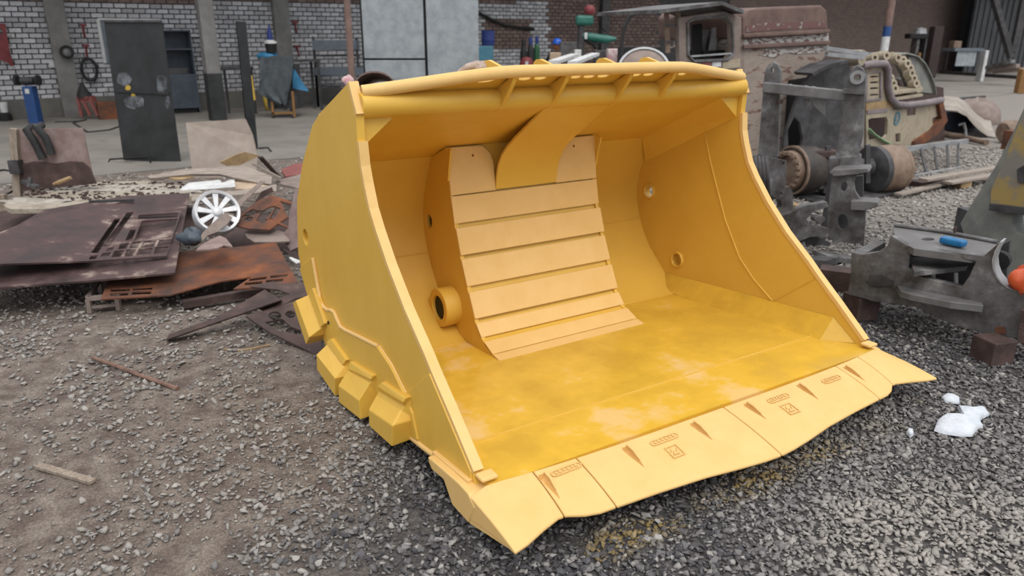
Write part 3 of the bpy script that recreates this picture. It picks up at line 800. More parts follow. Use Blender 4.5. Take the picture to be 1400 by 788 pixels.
# outer wear plate on the side plates
def mirror(x, m): return 2.9 - x if m else x
relief = [(2.09, 0.485), (2.055, 0.36), (2.01, 0.215), (1.95, 0.185), (1.87, 0.19), (1.80, 0.212), (1.74, 0.215), (1.69, 0.18), (1.64, 0.152), (1.55, 0.160), (1.33, 0.196), (1.03, 0.243),
          (0.86, 0.192), (0.70, 0.10), (0.60, 0.03), (0.55, -0.10), (0.74, -0.145), (1.1, -0.195), (1.48, -0.228), (1.75, -0.20), (1.95, -0.095), (2.15, 0.055), (2.30, 0.20), (2.40, 0.33), (2.31, 0.385)]
edge_line = [(2.31, 0.385), (2.09, 0.485), (2.055, 0.36), (2.01, 0.215), (1.95, 0.185), (1.87, 0.19), (1.80, 0.212), (1.74, 0.215), (1.69, 0.18), (1.64, 0.152), (1.55, 0.160), (1.33, 0.196), (1.03, 0.243)]
for m in (0, 1):
    wpl = MB().plate([[Bq(mirror(0.004, m), y, z) for y, z in relief]], ((0.022 if m else -0.022) * K, 0, 0)).build('side_wear_plate', YP, bucket, bevel=0.004)
    MB().tube([Bq(mirror(-0.010, m), y, z) for y, z in edge_line[1:]], 0.013 * K, 8).build('weld_bead', YM, wpl, smooth=60)
    MB().tube([Bq(mirror(-0.002, m), y, z) for y, z in [(1.03, 0.243), (0.86, 0.192), (0.70, 0.10), (0.62, 0.04)]], 0.006 * K, 8).build('weld_bead', YM, wpl, smooth=60)
    # front lower cheek plate
    q = [(0.70, 0.10), (0.62, 0.155), (0.40, 0.33), (0.01, 0.005), (0.0, -0.045), (0.364, -0.09), (0.60, -0.12)]
    MB().plate([[Bq(mirror(0.004, m), y, z) for y, z in q]], ((0.012 if m else -0.012) * K, 0, 0)).build('cheek_plate', YP, bucket, bevel=0.003)
    MB().tube([Bq(mirror(-0.006, m), y, z) for y, z in [(0.66, -0.135), (0.5, -0.118), (0.36, -0.10)]], 0.016 * K, 8).build('skid_bar', YM, bucket, smooth=60)
    # heel shrouds
    S4 = [
        dict(rt=[(0.934, 0.075), (0.625, 0.114)], rb=[(0.985, 0.028), (0.632, 0.086)], bt=[(1.0, -0.03), (0.66, 0.03)], ft=[(0.95, -0.075), (0.62, -0.019)], bo=[(0.958, -0.182), (0.643, -0.153)]),
        dict(rt=[(1.43, 0.005), (1.07, 0.059)], rb=[(1.45, -0.045), (1.074, 0.035)], bt=[(1.46, -0.066), (1.098, -0.0)], ft=[(1.44, -0.135), (1.094, -0.085)], bo=[(1.455, -0.255), (1.087, -0.201)]),
        dict(rt=[(1.77, 0.033), (1.501, -0.013)], rb=[(1.825, -0.005), (1.53, -0.05)], bt=[(1.83, -0.03), (1.52, -0.065)], ft=[(1.833, -0.082), (1.49, -0.110)], bo=[(1.848, -0.19), (1.519, -0.238)]),
        dict(rt=[(2.06, 0.29), (1.865, 0.105)], rb=[(2.13, 0.23), (1.93, 0.06)], bt=[(2.15, 0.215), (1.945, 0.045)], ft=[(2.196, 0.179), (1.96, -0.006)], bo=[(2.282, 0.131), (2.051, -0.089)]),
    ]
    for d_ in S4:
        secs = []
        for e in (0, 1):
            g = lambda k_: d_[k_][e]
            mid = ((g('rb')[0] + g('bt')[0]) / 2, (g('rb')[1] + g('bt')[1]) / 2)
            inn = (g('bo')[0] * 0.9 + g('ft')[0] * 0.1, g('bo')[1] * 0.9 + g('ft')[1] * 0.1)
            secs.append([Bq(mirror(x, m), y, z) for x, (y, z) in ((0.0, g('rt')), (-0.04, g('rt')), (-0.052, g('rb')), (-0.034, mid), (-0.052, g('bt')), (-0.12, g('ft')), (-0.12, g('bo')), (0.06, inn), (0.0, g('ft')))])
        MB().loft(secs[0], secs[1]).build('heel_shroud', YP, bucket, bevel=0.006)

# cutting edge: cast lip shrouds
front_y = [(-0.06, -0.445), (0.02, -0.425), (0.12, -0.385), (0.22, -0.352), (0.26, -0.355), (0.33, -0.395), (0.40, -0.415), (0.485, -0.420), (0.735, -0.437), (0.99, -0.462), (1.2, -0.497), (1.35, -0.517), (1.43, -0.522),
           (1.47, -0.522), (1.55, -0.517), (1.70, -0.497), (1.91, -0.462), (2.165, -0.437), (2.415, -0.42), (2.5, -0.415), (2.57, -0.395), (2.64, -0.355), (2.68, -0.352), (2.78, -0.385), (2.88, -0.425), (2.96, -0.445)]
def fy(x): return float(np.interp(x, [a for a, b in front_y], [b for a, b in front_y]))
def jy(x): return -0.055 - 0.075 * max(0.0, 1 - ((x - 1.45) / 1.6) ** 4)
def lip_z(x, y):
    j = jy(x); f_ = fy(x); t = min(1.0, max(0.0, (j - y) / (j - f_)))
    droop = 0.05 * max(0, (0.03 - x) / 0.1) + 0.05 * max(0, (x - 2.87) / 0.1)
    return -0.018 - 0.052 * t - 0.035 * t * t - droop * (1 - t)
def cuts(x0, x1):
    xs_ = sorted(set([x0, x1] + [a for a, b in front_y if x0 < a < x1] + list(np.linspace(x0, x1, 5)))); return xs_
lugs = [0.275, 0.745, 1.19, 1.585, 2.02, 2.46]
lug_y = -0.155
def lip_seg(x0, x1, gap0, gap1):
    xs_ = cuts(x0 + gap0, x1 - gap1)
    ts = [0, 0.2, 0.45, 0.7, 0.9, 1.0]
    top = [[(x, jy(x) + (fy(x) - jy(x)) * t) for x in xs_] for t in ts]
    mb = MB()
    T = [[Bq(x, y, lip_z(x, y)) for x, y in r] for r in top]
    Bt = [[Bq(x, y + (0.02 if t < 1 else 0), lip_z(x, y) - (0.11 * (1 - t) + 0.014)) for x, y in r] for r, t in zip(top, ts)]
    h, w = len(T), len(xs_)
    k = len(mb.v); mb.v += [p for r in T for p in r] + [p for r in Bt for p in r]; N = h * w
    for i in range(h - 1):
        for j in range(w - 1):
            q = (i * w + j, i * w + j + 1, (i + 1) * w + j + 1, (i + 1) * w + j); mb.f.append(q); mb.f.append(tuple(a + N for a in q[::-1]))
    bd = [j for j in range(w)] + [i * w + w - 1 for i in range(1, h)] + [(h - 1) * w + j for j in range(w - 2, -1, -1)] + [i * w for i in range(h - 2, 0, -1)]
    for a_, b_ in zip(bd, bd[1:] + bd[:1]): mb.f.append((b_, a_, a_ + N, b_ + N))
    return mb.build('lip_shroud', YM, bucket, smooth=30, bevel=0.004)
segs = [(-0.06, 0.25), (0.25, 0.485), (0.485, 1.45), (1.45, 2.415), (2.415, 2.65), (2.65, 2.96)]
lip_objs = [lip_seg(a_, b_, 0.003, 0.003) for a_, b_ in segs]
# adapter nose between lip and floor
nose = [(0.0, -0.055), (-0.10, -0.05), (-0.16, -0.07), (-0.13, -0.16), (0.0, -0.16), (0.25, -0.14), (0.25, -0.07)]
MB().loft([Bq(0.0, *p) for p in nose], [Bq(2.9, *p) for p in nose]).build('base_edge', YP, bucket)
# corner blocks behind the lip ends
for m in (0, 1):
    q = [(0.34, -0.072), (0.17, -0.056), (0.02, -0.045), (-0.06, -0.05), (-0.12, -0.09), (-0.06, -0.203), (0.10, -0.200), (0.178, -0.112), (0.30, -0.125), (0.335, -0.10)]
    MB().loft([Bq(mirror(-0.06, m), *p) for p in q], [Bq(mirror(0.06, m), *p) for p in q]).build('corner_block', YM, bucket, bevel=0.006)
    q2 = [(0.36, -0.062), (0.0, -0.03), (0.0, -0.05), (0.36, -0.082)]
    MB().loft([Bq(mirror(-0.028, m), *p) for p in q2], [Bq(mirror(-0.002, m), *p) for p in q2]).build('weld_bead', YM, bucket, bevel=0.003)
    MB().box(Bq(mirror(0.045, m), -0.045, -0.004), (0.085 * K, 0.07 * K, 0.02 * K)).build('weld_pad', YM, bucket, bevel=0.008)
    # underside wedge of the lip end
    q3 = [(-0.05, -0.09), (-0.41, -0.112), (-0.39, -0.122), (-0.06, -0.205)]
    MB().loft([Bq(mirror(-0.055, m), *p) for p in q3], [Bq(mirror(-0.02, m), *p) for p in q3]).build('lip_end', YM, bucket)
# lifting grooves: tapered pockets cut into the shrouds
for i, (a_, b_) in enumerate(segs):
    seg = lip_objs[i]
    for xl in [x for x in lugs if a_ <= x <= b_]:
        y0 = jy(xl) - 0.03; cmb = MB(); rings = []
        for t, r in ((0, 0.020), (0.12, 0.027), (0.3, 0.024), (0.65, 0.014), (1.0, 0.003)):
            y = y0 - 0.145 * t; zc = lip_z(xl, y) + 0.006 * t - 0.004
            rings.append([Bq(xl + r * 0.85 * math.cos(q_), y, zc + r * 1.5 * math.sin(q_)) for q_ in [2 * math.pi * k_ / 12 for k_ in range(12)]])
        cmb.v = [p for R_ in rings for p in R_]
        for j in range(len(rings) - 1):
            for k_ in range(12): cmb.f.append((j * 12 + k_, j * 12 + (k_ + 1) % 12, (j + 1) * 12 + (k_ + 1) % 12, (j + 1) * 12 + k_))
        cmb.f.append(tuple(range(12))); cmb.f.append(tuple(range((len(rings) - 1) * 12, len(rings) * 12))[::-1])
        cut = cmb.build('groove_cutter', YM, bucket)
        mo = seg.modifiers.new('cut', 'BOOLEAN'); mo.operation = 'DIFFERENCE'; mo.object = cut; mo.solver = 'EXACT'
        bpy.context.view_layer.update()
        dg = bpy.context.evaluated_depsgraph_get()
        newme = bpy.data.meshes.new_from_object(seg.evaluated_get(dg))
        seg.modifiers.clear(); seg.data = newme
        cm_ = cut.data; bpy.data.objects.remove(cut); bpy.data.meshes.remove(cm_)
        # raised rim on the far side of the pocket with its pin eye
        rim = []
        for t, r in ((0.0, 0.022), (0.3, 0.024), (0.7, 0.012)):
            y = y0 - 0.145 * t; rim.append(Bq(xl + r, y, lip_z(xl + r, y) + 0.004 * (1 - t)))
        MB().tube(rim, [0.009 * K, 0.008 * K, 0.003 * K], 8).build('groove_rim', YM, seg, smooth=60)
# cast marks: rounded nameplates and square emblems
def lip_frame(x, y):
    o_ = Bq(x, y, lip_z(x, y)); ax = (Bq(x + 0.05, y, lip_z(x + 0.05, y)) - o_).normalized(); ay = (Bq(x, y + 0.05, lip_z(x, y + 0.05)) - o_).normalized()
    return o_, ax, ay, ax.cross(ay).normalized()
def mark_bar(x, y, L, H):
    seg = lip_objs[[i for i, (a_, b_) in enumerate(segs) if a_ <= x <= b_][0]]
    o_, ax, ay, az = lip_frame(x, y)
    loop = [o_ + ax * (sx * (L / 2 - H / 2) + H / 2 * math.cos(t)) * K + ay * (H / 2 * math.sin(t)) * K + az * 0.0005 for sx, rng_ in ((1, (-90, -45, 0, 45, 90)), (-1, (90, 135, 180, 225, 270))) for t in [math.radians(v) for v in rng_]]
    inner = [o_ + (p - o_) * 1.0 - ax * 0 for p in loop]
    inner = [o_ + ax * (sx * (L / 2 - H / 2) + (H / 2 - .006) * math.cos(t)) * K + ay * ((H / 2 - .006) * math.sin(t)) * K + az * 0.0005 for sx, rng_ in ((1, (-90, -45, 0, 45, 90)), (-1, (90, 135, 180, 225, 270))) for t in [math.radians(v) for v in rng_]]
    nb = MB().plate([loop, inner], az * 0.004).build('cast_nameplate', 'yellow_mark', seg)
    g = MB(); n = int(L / 0.026)
    for i in range(n):
        u = -L / 2 + H / 2 + (L - H) * (i + 0.5) / n; hh = H * 0.28
        g.box(o_ + ax * u * K + ay * (hh if i % 3 else 0) * 0.3 * K + az * 0.002, (0.013 * K, H * (0.34 + 0.12 * (i % 2)) * K, 0.004), M=Matrix((ax, ay, az)).transposed())
    g.build('cast_lettering', 'yellow_mark', nb)
def mark_square(x, y, L):
    seg = lip_objs[[i for i, (a_, b_) in enumerate(segs) if a_ <= x <= b_][0]]
    o_, ax, ay, az = lip_frame(x, y); q = lambda u, v: o_ + ax * u * K + ay * v * K + az * 0.0005
    h = L / 2
    nb = MB().plate([[q(-h, -h), q(h, -h), q(h, h), q(-h, h)], [q(-h * .85, -h * .85), q(h * .85, -h * .85), q(h * .85, h * .85), q(-h * .85, h * .85)]], az * 0.004).build('cast_emblem', 'yellow_mark', seg)
    g = MB().plate([[q(-h * .6, -h * .5), q(-h * .1, h * .1), q(h * .15, -h * .2), q(h * .6, h * .5), q(h * .35, -h * .55)]], az * 0.004)
    g.plate([[q(-h * .6, h * .15), q(-h * .2, h * .6), q(-h * .1, h * .45), q(-h * .45, h * .05)]], az * 0.004)
    g.build('emblem_figure', 'yellow_mark', nb)
mark_bar(0.395, -0.165, 0.17, 0.036); mark_bar(0.965, -0.20, 0.18, 0.036); mark_bar(1.80, -0.205, 0.17, 0.04); mark_bar(2.26, -0.205, 0.16, 0.04)
mark_square(0.955, -0.285, 0.075); mark_square(1.785, -0.295, 0.08)

# black discs painting the dark of small bolt holes, left wear plate
for y_, z_, r_ in ((1.845, 0.115, 0.012), (1.60, -0.02, 0.010)):
    MB().lathe([(0, 0), (r_ * K, 0), (r_ * K, 0.004), (0, 0.004)], Bq(-0.0205, y_, z_), (-1, 0, 0), 12).build('bolt_hole_shade', 'black', bucket)

# ================================================================== LEFT SIDE: SCRAP PILE
UP = Vector((0, 0, 1))
mat('powder_white', '#918a80', '#aaa49a', scale=9, rough=0.95, bump=0.6, bscale=30, c3='#8a8074', lo=0.4, hi=0.6)
def plane3(*pts):
    """plane through three (px, py, height) points"""
    P = [G(px, py, z) for px, py, z in pts]
    n = (P[1] - P[0]).cross(P[2] - P[0]).normalized()
    if n.z < 0: n = -n
    return P[0], n
def pp(pl, pts): return [on_plane(x, y, pl[0], pl[1]) for x, y in pts]
def rectpx(x0, y0, x1, y1): return [(x0, y0), (x1, y0), (x1, y1), (x0, y1)]
def ellpx(cx, cy, rx, ry, n=14, rot=0.0):
    return [(cx + rx * math.cos(t) * math.cos(rot) - ry * math.sin(t) * math.sin(rot), cy + rx * math.cos(t) * math.sin(rot) + ry * math.sin(t) * math.cos(rot)) for t in [2 * math.pi * i / n for i in range(n)]]
def flat_scrap(name, pl, outer, holes, th, m_, label, cat='scrap', group='scrap steel in the pile', bevel=0.0):
    mb = MB().plate([pp(pl, outer)] + [pp(pl, h) for h in holes], -pl[1] * th)
    return solo(mb, name, m_, label, cat, group, bevel=bevel)

# big rusty lower plate
PL1 = plane3((0, 393, 0.24), (239, 373, 0.24), (259, 264, 0.44))
flat_scrap('rusty_plate', PL1, [(-70, 400), (0, 393), (130, 383), (239, 373), (259, 264), (170, 268), (60, 287), (20, 310), (-70, 345)], [], 0.014, 'rust_plate',
           'largest dark rusty steel plate, under the plate with cut-out squares', 'steel plate')
# upper plate with rows of openings
PL2 = plane3((0, 361, 0.37), (228, 348, 0.30), (246, 291, 0.41))
hol = [[(186, 293), (200, 293), (146, 352), (132, 352)] if False else [(157, 299), (165, 299), (134, 346), (124, 346)],
       [(174, 290), (183, 290), (150, 337), (140, 337)],
       [(178, 314), (186, 314), (180, 329), (171, 329)],
       [(190, 294), (245, 291), (242, 297), (188, 300)],
       [(194, 302), (243, 299), (234, 325), (183, 330)],
       [(165, 333), (177, 332), (172, 340), (161, 341)], [(181, 331), (193, 330), (188, 339), (176, 340)], [(197, 330), (214, 329), (210, 338), (192, 339)], [(218, 328), (236, 327), (232, 336), (214, 337)],
       [(157, 343), (170, 342), (165, 351), (152, 352)], [(174, 341), (186, 341), (181, 350), (170, 351)], [(190, 340), (209, 339), (206, 348), (186, 349)], [(213, 338), (231, 337), (228, 346), (210, 347)],
       [(148, 339), (156, 338), (153, 343), (145, 344)], [(141, 346), (152, 345), (149, 350), (137, 351)], [(124, 350), (134, 349), (131, 354), (121, 355)]]
flat_scrap('rusty_cutout_plate', PL2, [(-70, 363), (0, 361), (120, 357), (228, 350), (249, 288), (186, 284), (182, 274), (60, 293), (0, 320), (-40, 338)], hol, 0.012, 'rust_plate',
           'rusty steel plate with rows of rectangular openings cut through it', 'steel plate')
# small flat bars lying on it
b1 = pp(PL2, [(122, 279), (184, 277)])
solo(MB().bar(b1[0] + UP * 0.02, b1[1] + UP * 0.02, 0.025, 0.02), 'flat_bar', 'steel_dark', 'thin dark flat bar lying across the rusty cut-out plate', 'steel bar')

# orange rusty plate
PL3 = plane3((140, 407, 0.14), (404, 388, 0.13), (378, 331, 0.20))
hol = [[(152, 395), (178, 394), (177, 398), (151, 399)], [(182, 394), (209, 392), (208, 396), (181, 397)], [(151, 401), (176, 400), (175, 404), (150, 405)], [(181, 399), (207, 398), (206, 402), (180, 403)],
       [(341, 381), (365, 378), (364, 381.5), (340, 384.5)], [(370, 377), (394, 375), (393, 378.5), (369, 380.5)], [(335, 386.5), (359, 384.5), (358, 388), (334, 390)], [(364, 383), (388, 381), (387, 384.5), (363, 386.5)]]
flat_scrap('orange_rusty_plate', PL3, [(138, 409), (152, 372), (175, 350), (262, 343), (330, 337), (377, 331), (407, 386), (402, 391), (319, 395), (344, 378.5), (300, 385), (232, 403.5)], hol, 0.010, 'rust_orange',
           'bright orange rusted sheet with slotted corners at the front of the pile', 'steel plate')
# tube stand below it
st = thing('tube_stand', 'small pale square-tube stand under the front edge of the rusty plates', 'stand', G(140, 428))
a0, b0 = G(124, 428), G(163, 424); dv = (b0 - a0); back = Vector((-dv.y, dv.x, 0)).normalized() * 0.45
for base in (a0, b0, a0 + back, b0 + back):
    MB().bar(base, base + UP * 0.10, 0.03).build('leg', 'rust_dusty', st, world=True)
for p, q in ((a0, b0), (a0 + back, b0 + back), (a0, a0 + back), (b0, b0 + back)):
    MB().bar(p + UP * 0.105, q + UP * 0.105, 0.03).build('rail', 'rust_dusty', st, world=True)
MB().bar(a0 + UP * 0.04, b0 + UP * 0.04, 0.018).build('stretcher', 'rust_dusty', st, world=True)

# tapered channel offcut on the ground
a, b, c = G(229, 462, 0.02), G(385, 408, 0.16), G(362, 392, 0.18)
mb = MB().plate([[G(228, 464, 0.03), G(384, 410, 0.15), G(362, 396, 0.18), G(296, 434, 0.08), G(231, 457, 0.05)]], (0, 0, -0.012))
mb.plate([[G(228, 465, 0.03), G(384, 411, 0.15), G(384, 411, 0.11), G(228, 465, 0.0)]], (0.004, 0.012, 0))
solo(mb, 'tapered_channel', 'rust_brown', 'long tapered rusty channel offcut pointing out of the scrap onto gravel', 'scrap', 'scrap steel in the pile')
# skeleton plates under the pile near the bucket heel
PL4 = plane3((338, 432, 0.10), (412, 470, 0.03), (412, 420, 0.10))
flat_scrap('cutout_offcut', PL4, [(336, 432), (362, 425), (408, 410), (440, 420), (440, 490), (408, 473), (370, 455)], [ellpx(376, 432, 9, 6), ellpx(397, 430, 7, 5), [(362, 441), (386, 436), (398, 447), (412, 452), (410, 458), (380, 452)]], 0.012, 'rust_brown',
           'rusty offcut with round holes lying behind the bucket heel', 'scrap')
PL5 = plane3((330, 405, 0.12), (400, 396, 0.14), (395, 425, 0.10))
flat_scrap('angled_offcut', PL5, [(342, 392), (372, 385), (394, 388), (440, 388), (440, 402), (404, 408), (382, 420), (366, 428), (352, 420), (396, 402), (380, 396)], [], 0.010, 'rust_brown', 'dark bent offcut just behind the yellow heel shrouds', 'scrap', 'scrap steel in the pile')
b = [G(250, 416, 0.05), G(368, 396, 0.06)]
solo(MB().bar(b[0], b[1], 0.06, 0.05), 'steel_flat', 'rust_brown', 'rusty bar in the shadow under the orange sheet', 'steel bar', 'scrap steel in the pile')

# dusty table top behind, with powder
tb = thing('welding_table', 'low scrap table covered in pale powder with upright pinkish back plate', 'table', G(60, 300))
PT = plane3((6, 283, 0.36), (260, 275, 0.36), (200, 247, 0.36))
MB().plate([pp(PT, [(4, 281), (20, 272), (50, 266), (130, 249), (200, 247), (262, 256), (262, 268), (150, 282), (45, 286), (14, 286)])], (0, 0, -0.04)).build('table_top', 'powder', tb, world=True)
for px, py in ((10, 308), (58, 300)):
    g = G(px, py); MB().box(g + UP * 0.16, (0.10, 0.06, 0.32)).build('leg', 'wood_grey', tb, world=True)
g0, g1 = G(28, 262, 0.36), G(130, 258, 0.36)
th = Vector((0.0, 0.02, 0))
YB = g0.y
MB().plate([[at(18, 177, YB), at(112, 175, YB), at(128, 248, YB), at(26, 258, YB)]], th).build('back_plate', 'rust_pink', tb, world=True)
MB().plate([[at(24, 226, YB - 0.03), at(45, 221, YB - 0.03), at(75, 224, YB - 0.03), at(95, 221, YB - 0.03), at(112, 222, YB - 0.03), at(122, 230, YB - 0.03), at(131, 251, YB - 0.03), at(27, 262, YB - 0.03)]], (0, 0.02, 0)).build('shield_plate', 'rust_brown', tb, world=True)
MB().bar(at(19, 176, YB - 0.02), at(25, 268, YB - 0.02), 0.07, 0.05).build('side_post', 'wood_grey', tb, world=True)
MB().box(at(22, 228, YB - 0.05), (0.10, 0.08, 0.13)).build('clamp_block', 'steel_dark', tb, world=True)
# hoses over the back plate
for k, (lab, pts) in enumerate((('left one of the two dark hoses draped over the pink back plate', [(34, 172), (36, 178), (46, 192), (53, 206), (59, 217)]),
                               ('right one of the two dark hoses draped over the pink back plate', [(48, 170), (51, 176), (62, 188), (68, 202), (70, 211)]))):
    P = [at(x, y, YB - 0.05) for x, y in pts]; P[0] = P[0] + Vector((0, 0.10, -0.02))
    solo(MB().tube(P, [0.035, 0.036, 0.036, 0.036, 0.04], 10), 'rubber_hose', 'rubber', lab, 'hose', 'hoses on the back plate', smooth=50)
cl = at(40, 256, YB - 0.35)
mb = MB().bar(at(32, 248, YB - 0.3), at(51, 256, YB - 0.4), 0.05, 0.03).bar(at(40, 256, YB - 0.38), at(42, 243, YB - 0.34), 0.03)
solo(mb, 'hand_clamp', 'steel_dark', 'dark hand clamp lying on the table before the shield plate', 'clamp')
solo(MB().tube([at(73, 252, YB - 0.3), at(82, 249, YB - 0.3), at(97, 243, YB - 0.28)], [0.012, 0.022, 0.018], 8), 'hammer_handle', 'wood_tan', 'tan wooden handle lying on the table before the shield plate', 'handle', smooth=60)
lp = at(5, 249, 8.4)
solo(MB().tube([lp + Vector((0.16 * math.cos(t), 0.05 * math.sin(t), 0.13 * math.sin(t))) for t in [2 * math.pi * i / 16 for i in range(16)]], 0.012, 6, closed=True), 'wire_loop', 'black', 'black wire loop hanging beside the table at the left edge', 'wire', smooth=60)

# planks and sheets behind the cut-out plates
def px_sheet(name, m_, label, cat, poly, pl, th, group=None):
    return flat_scrap(name, pl, poly, [], th, m_, label, cat, group)
PA = plane3((200, 240, 0.44), (372, 246, 0.40), (330, 229, 0.50))
px_sheet('long_board', 'wood_pale', 'long pale board lying highest across the back of the scrap pile', 'board', [(200, 241), (255, 231), (335, 227), (372, 241), (371, 252), (352, 250), (300, 238), (262, 238), (206, 244)], PA, 0.03)
PB = plane3((262, 273, 0.34), (377, 261, 0.34), (300, 250, 0.38))
px_sheet('pale_board', 'wood_pale', 'second pale board, under the long board and above the silver wheel', 'board', [(262, 266), (330, 260), (378, 252), (378, 261), (320, 267), (262, 275)], PB, 0.03)
PC = plane3((250, 260, 0.37), (330, 256, 0.37), (300, 244, 0.40))
px_sheet('aluminium_sheet', 'white_paint', 'torn off-white sheet sandwiched between the two pale boards', 'sheet', [(243, 261), (258, 250), (300, 246), (304, 250), (320, 244), (322, 255), (290, 258), (268, 259)], PC, 0.008)
px_sheet('brown_sheet', 'cardboard', 'brown flat sheet right of the torn off-white sheet', 'sheet', [(322, 246), (352, 251), (366, 254), (340, 259), (320, 258)], plane3((322, 246, 0.38), (366, 254, 0.36), (340, 259, 0.35)), 0.01)
px_sheet('brown_strip', 'wood_tan', 'small curved brown strip under the left end of the long board', 'strip', [(230, 243), (262, 239), (265, 242), (250, 245), (238, 245)], plane3((230, 243, 0.42), (262, 239, 0.43), (250, 245, 0.41)), 0.01)
px_sheet('plywood_offcut', 'wood_tan', 'tan plywood offcut leaning at the foot of the beige sheet', 'board', [(301, 222), (325, 211), (335, 208), (355, 213), (328, 226), (312, 227)], plane3((301, 222, 0.55), (355, 213, 0.55), (325, 209, 0.62)), 0.02)
# beige sheet standing behind
bs = [at(254, 168, 10.4), at(335, 163, 10.4), at(345, 185, 10.35), at(352, 215, 10.2), at(350, 243, 10.1), at(264, 243, 10.1)]
solo(MB().plate([bs], (0, 0.03, 0)), 'beige_sheet', 'beige_sheet', 'square beige steel sheet propped upright behind the scrap pile', 'steel plate')
# little strips by the black post
for k, (p, q, m_, lab) in enumerate((((345, 224), (384, 244), 'wood_pale', 'thin pale strip sticking out right of the plywood offcut'), ((356, 215), (382, 243), 'rust_brown', 'dark rusty bar leaning right of the plywood offcut'))):
    solo(MB().bar(G(*p, 0.5 + 0.08 * k), G(*q, 0.33 - 0.3 * k), 0.05, 0.02), 'steel_strip', m_, lab, 'strip', 'strips behind the pile')
px_sheet('dusty_sheet', 'rust_dusty', 'pale dusty panel tucked behind the left side of the bucket', 'sheet', [(381, 246), (420, 236), (440, 250), (430, 262), (384, 252)], plane3((381, 246, 0.3), (420, 236, 0.3), (430, 262, 0.25)), 0.02)
px_sheet('red_brown_scrap', 'red_dull', 'reddish scrap lying on the slab behind the bucket', 'scrap', [(384, 232), (402, 224), (425, 222), (430, 236), (390, 241)], plane3((384, 232, 0.12), (425, 222, 0.16), (390, 241, 0.12)), 0.04)

# silver wheel
wc = at(297, 290, 6.1)
wn_ = (CAMP - wc).normalized(); wn_ = (wn_ + Vector((0.25, 0, 0.35))).normalized()
whl = thing('silver_wheel', 'silver multi-spoke car wheel wedged in the scrap pile', 'wheel', (wc.x, wc.y, 0.0))
ax_ = wn_.cross(UP).normalized(); ay_ = ax_.cross(wn_).normalized()
R = 0.185
MB().lathe([(R, -0.09), (R, 0.02), (R * 0.97, 0.03), (R * 0.86, 0.022), (R * 0.84, -0.02), (R * 0.86, -0.09)], wc, wn_, 36, closed=True).build('rim', 'silver_wheel', whl, world=True, smooth=35)
MB().lathe([(0.0, 0.03), (R * 0.14, 0.03), (R * 0.2, 0.022), (R * 0.26, 0.0), (R * 0.26, -0.03)], wc, wn_, 20).build('hub', 'silver_wheel', whl, world=True, smooth=40)
for i in range(9):
    t = 2 * math.pi * i / 9 + 0.2; rd = ax_ * math.cos(t) + ay_ * math.sin(t); tg = -ax_ * math.sin(t) + ay_ * math.cos(t)
    A_ = [wc + rd * R * 0.22 + tg * s_ * 0.014 + wn_ * z_ for s_, z_ in ((-1, 0.008), (1, 0.008), (1, -0.02), (-1, -0.02))]
    B_ = [wc + rd * R * 0.88 + tg * (s_ * 0.024 + 0.012) + wn_ * z_ for s_, z_ in ((-1, 0.014), (1, 0.014), (1, -0.02), (-1, -0.02))]
    MB().loft(A_, B_).build('spoke', 'silver_wheel', whl, world=True)

# dark blue bundle
def blob(c, rx, ry, rz_, seed, amp=0.18, nu=14, nv_=9):
    rs_ = np.random.default_rng(seed); vs = []; fs = []
    ph = rs_.uniform(0, 6.28, 6)
    for i in range(nv_ + 1):
        th_ = math.pi * i / nv_
        for j in range(nu):
            t = 2 * math.pi * j / nu
            k = 1 + amp * (math.sin(3 * t + ph[0]) * math.sin(2 * th_ + ph[1]) + 0.5 * math.sin(5 * t + ph[2] + 3 * th_))
            vs.append(Vector(c) + Vector((rx * k * math.sin(th_) * math.cos(t), ry * k * math.sin(th_) * math.sin(t), rz_ * k * math.cos(th_))))
    for i in range(nv_):
        for j in range(nu):
            fs.append((i * nu + j, i * nu + (j + 1) % nu, (i + 1) * nu + (j + 1) % nu, (i + 1) * nu + j))
    return MB().add(vs, fs)
solo(blob(at(262, 324, 5.6), 0.085, 0.1, 0.06, 3, 0.28), 'dark_bundle', 'locker_blue', 'dark blue-grey bundle beside the corner of the rusty plates', 'bundle', smooth=60)

# long gusset strip across the wheel
PG = plane3((272, 326, 0.34), (352, 252, 0.52), (315, 308, 0.34))
flat_scrap('long_gusset', PG, [(270, 326), (285, 310), (335, 266), (357, 247), (363, 248), (333, 277), (312, 305), (298, 317), (284, 322), (275, 331)], [], 0.014, 'rust_dusty', 'long dusty rusty gusset leaning across the silver wheel', 'scrap')
PH = plane3((310, 310, 0.30), (410, 315, 0.28), (372, 268, 0.45))
hol = [[(342, 283), (352, 288), (360, 288), (366, 284), (372, 282), (378, 282), (370, 296), (364, 303), (360, 306), (350, 302), (356, 292)],
       [(336, 292), (344, 286), (354, 291), (340, 296), (329, 297)], ellpx(340, 300, 6, 3.5, 12, -0.3), [(363, 300), (378, 283), (384, 285), (374, 300)]]
flat_scrap('cutout_skeleton', PH, [(314, 305), (320, 298), (352, 275), (371, 267), (410, 279), (425, 284), (425, 288), (408, 282), (383, 275), (394, 297), (382, 304), (412, 318), (411, 320), (380, 306), (369, 314), (340, 313), (320, 308)], hol, 0.012, 'rust_orange',
           'orange rusty skeleton of a cut plate with odd-shaped openings', 'scrap')
px_sheet('grey_disc_plate', 'rust_dusty', 'rounded dusty grey plate under the orange rusty skeleton', 'steel plate', [(334, 318), (345, 312), (372, 313), (392, 318), (396, 330), (372, 331), (348, 331), (338, 325)], plane3((334, 318, 0.24), (392, 318, 0.24), (370, 332, 0.2)), 0.012)
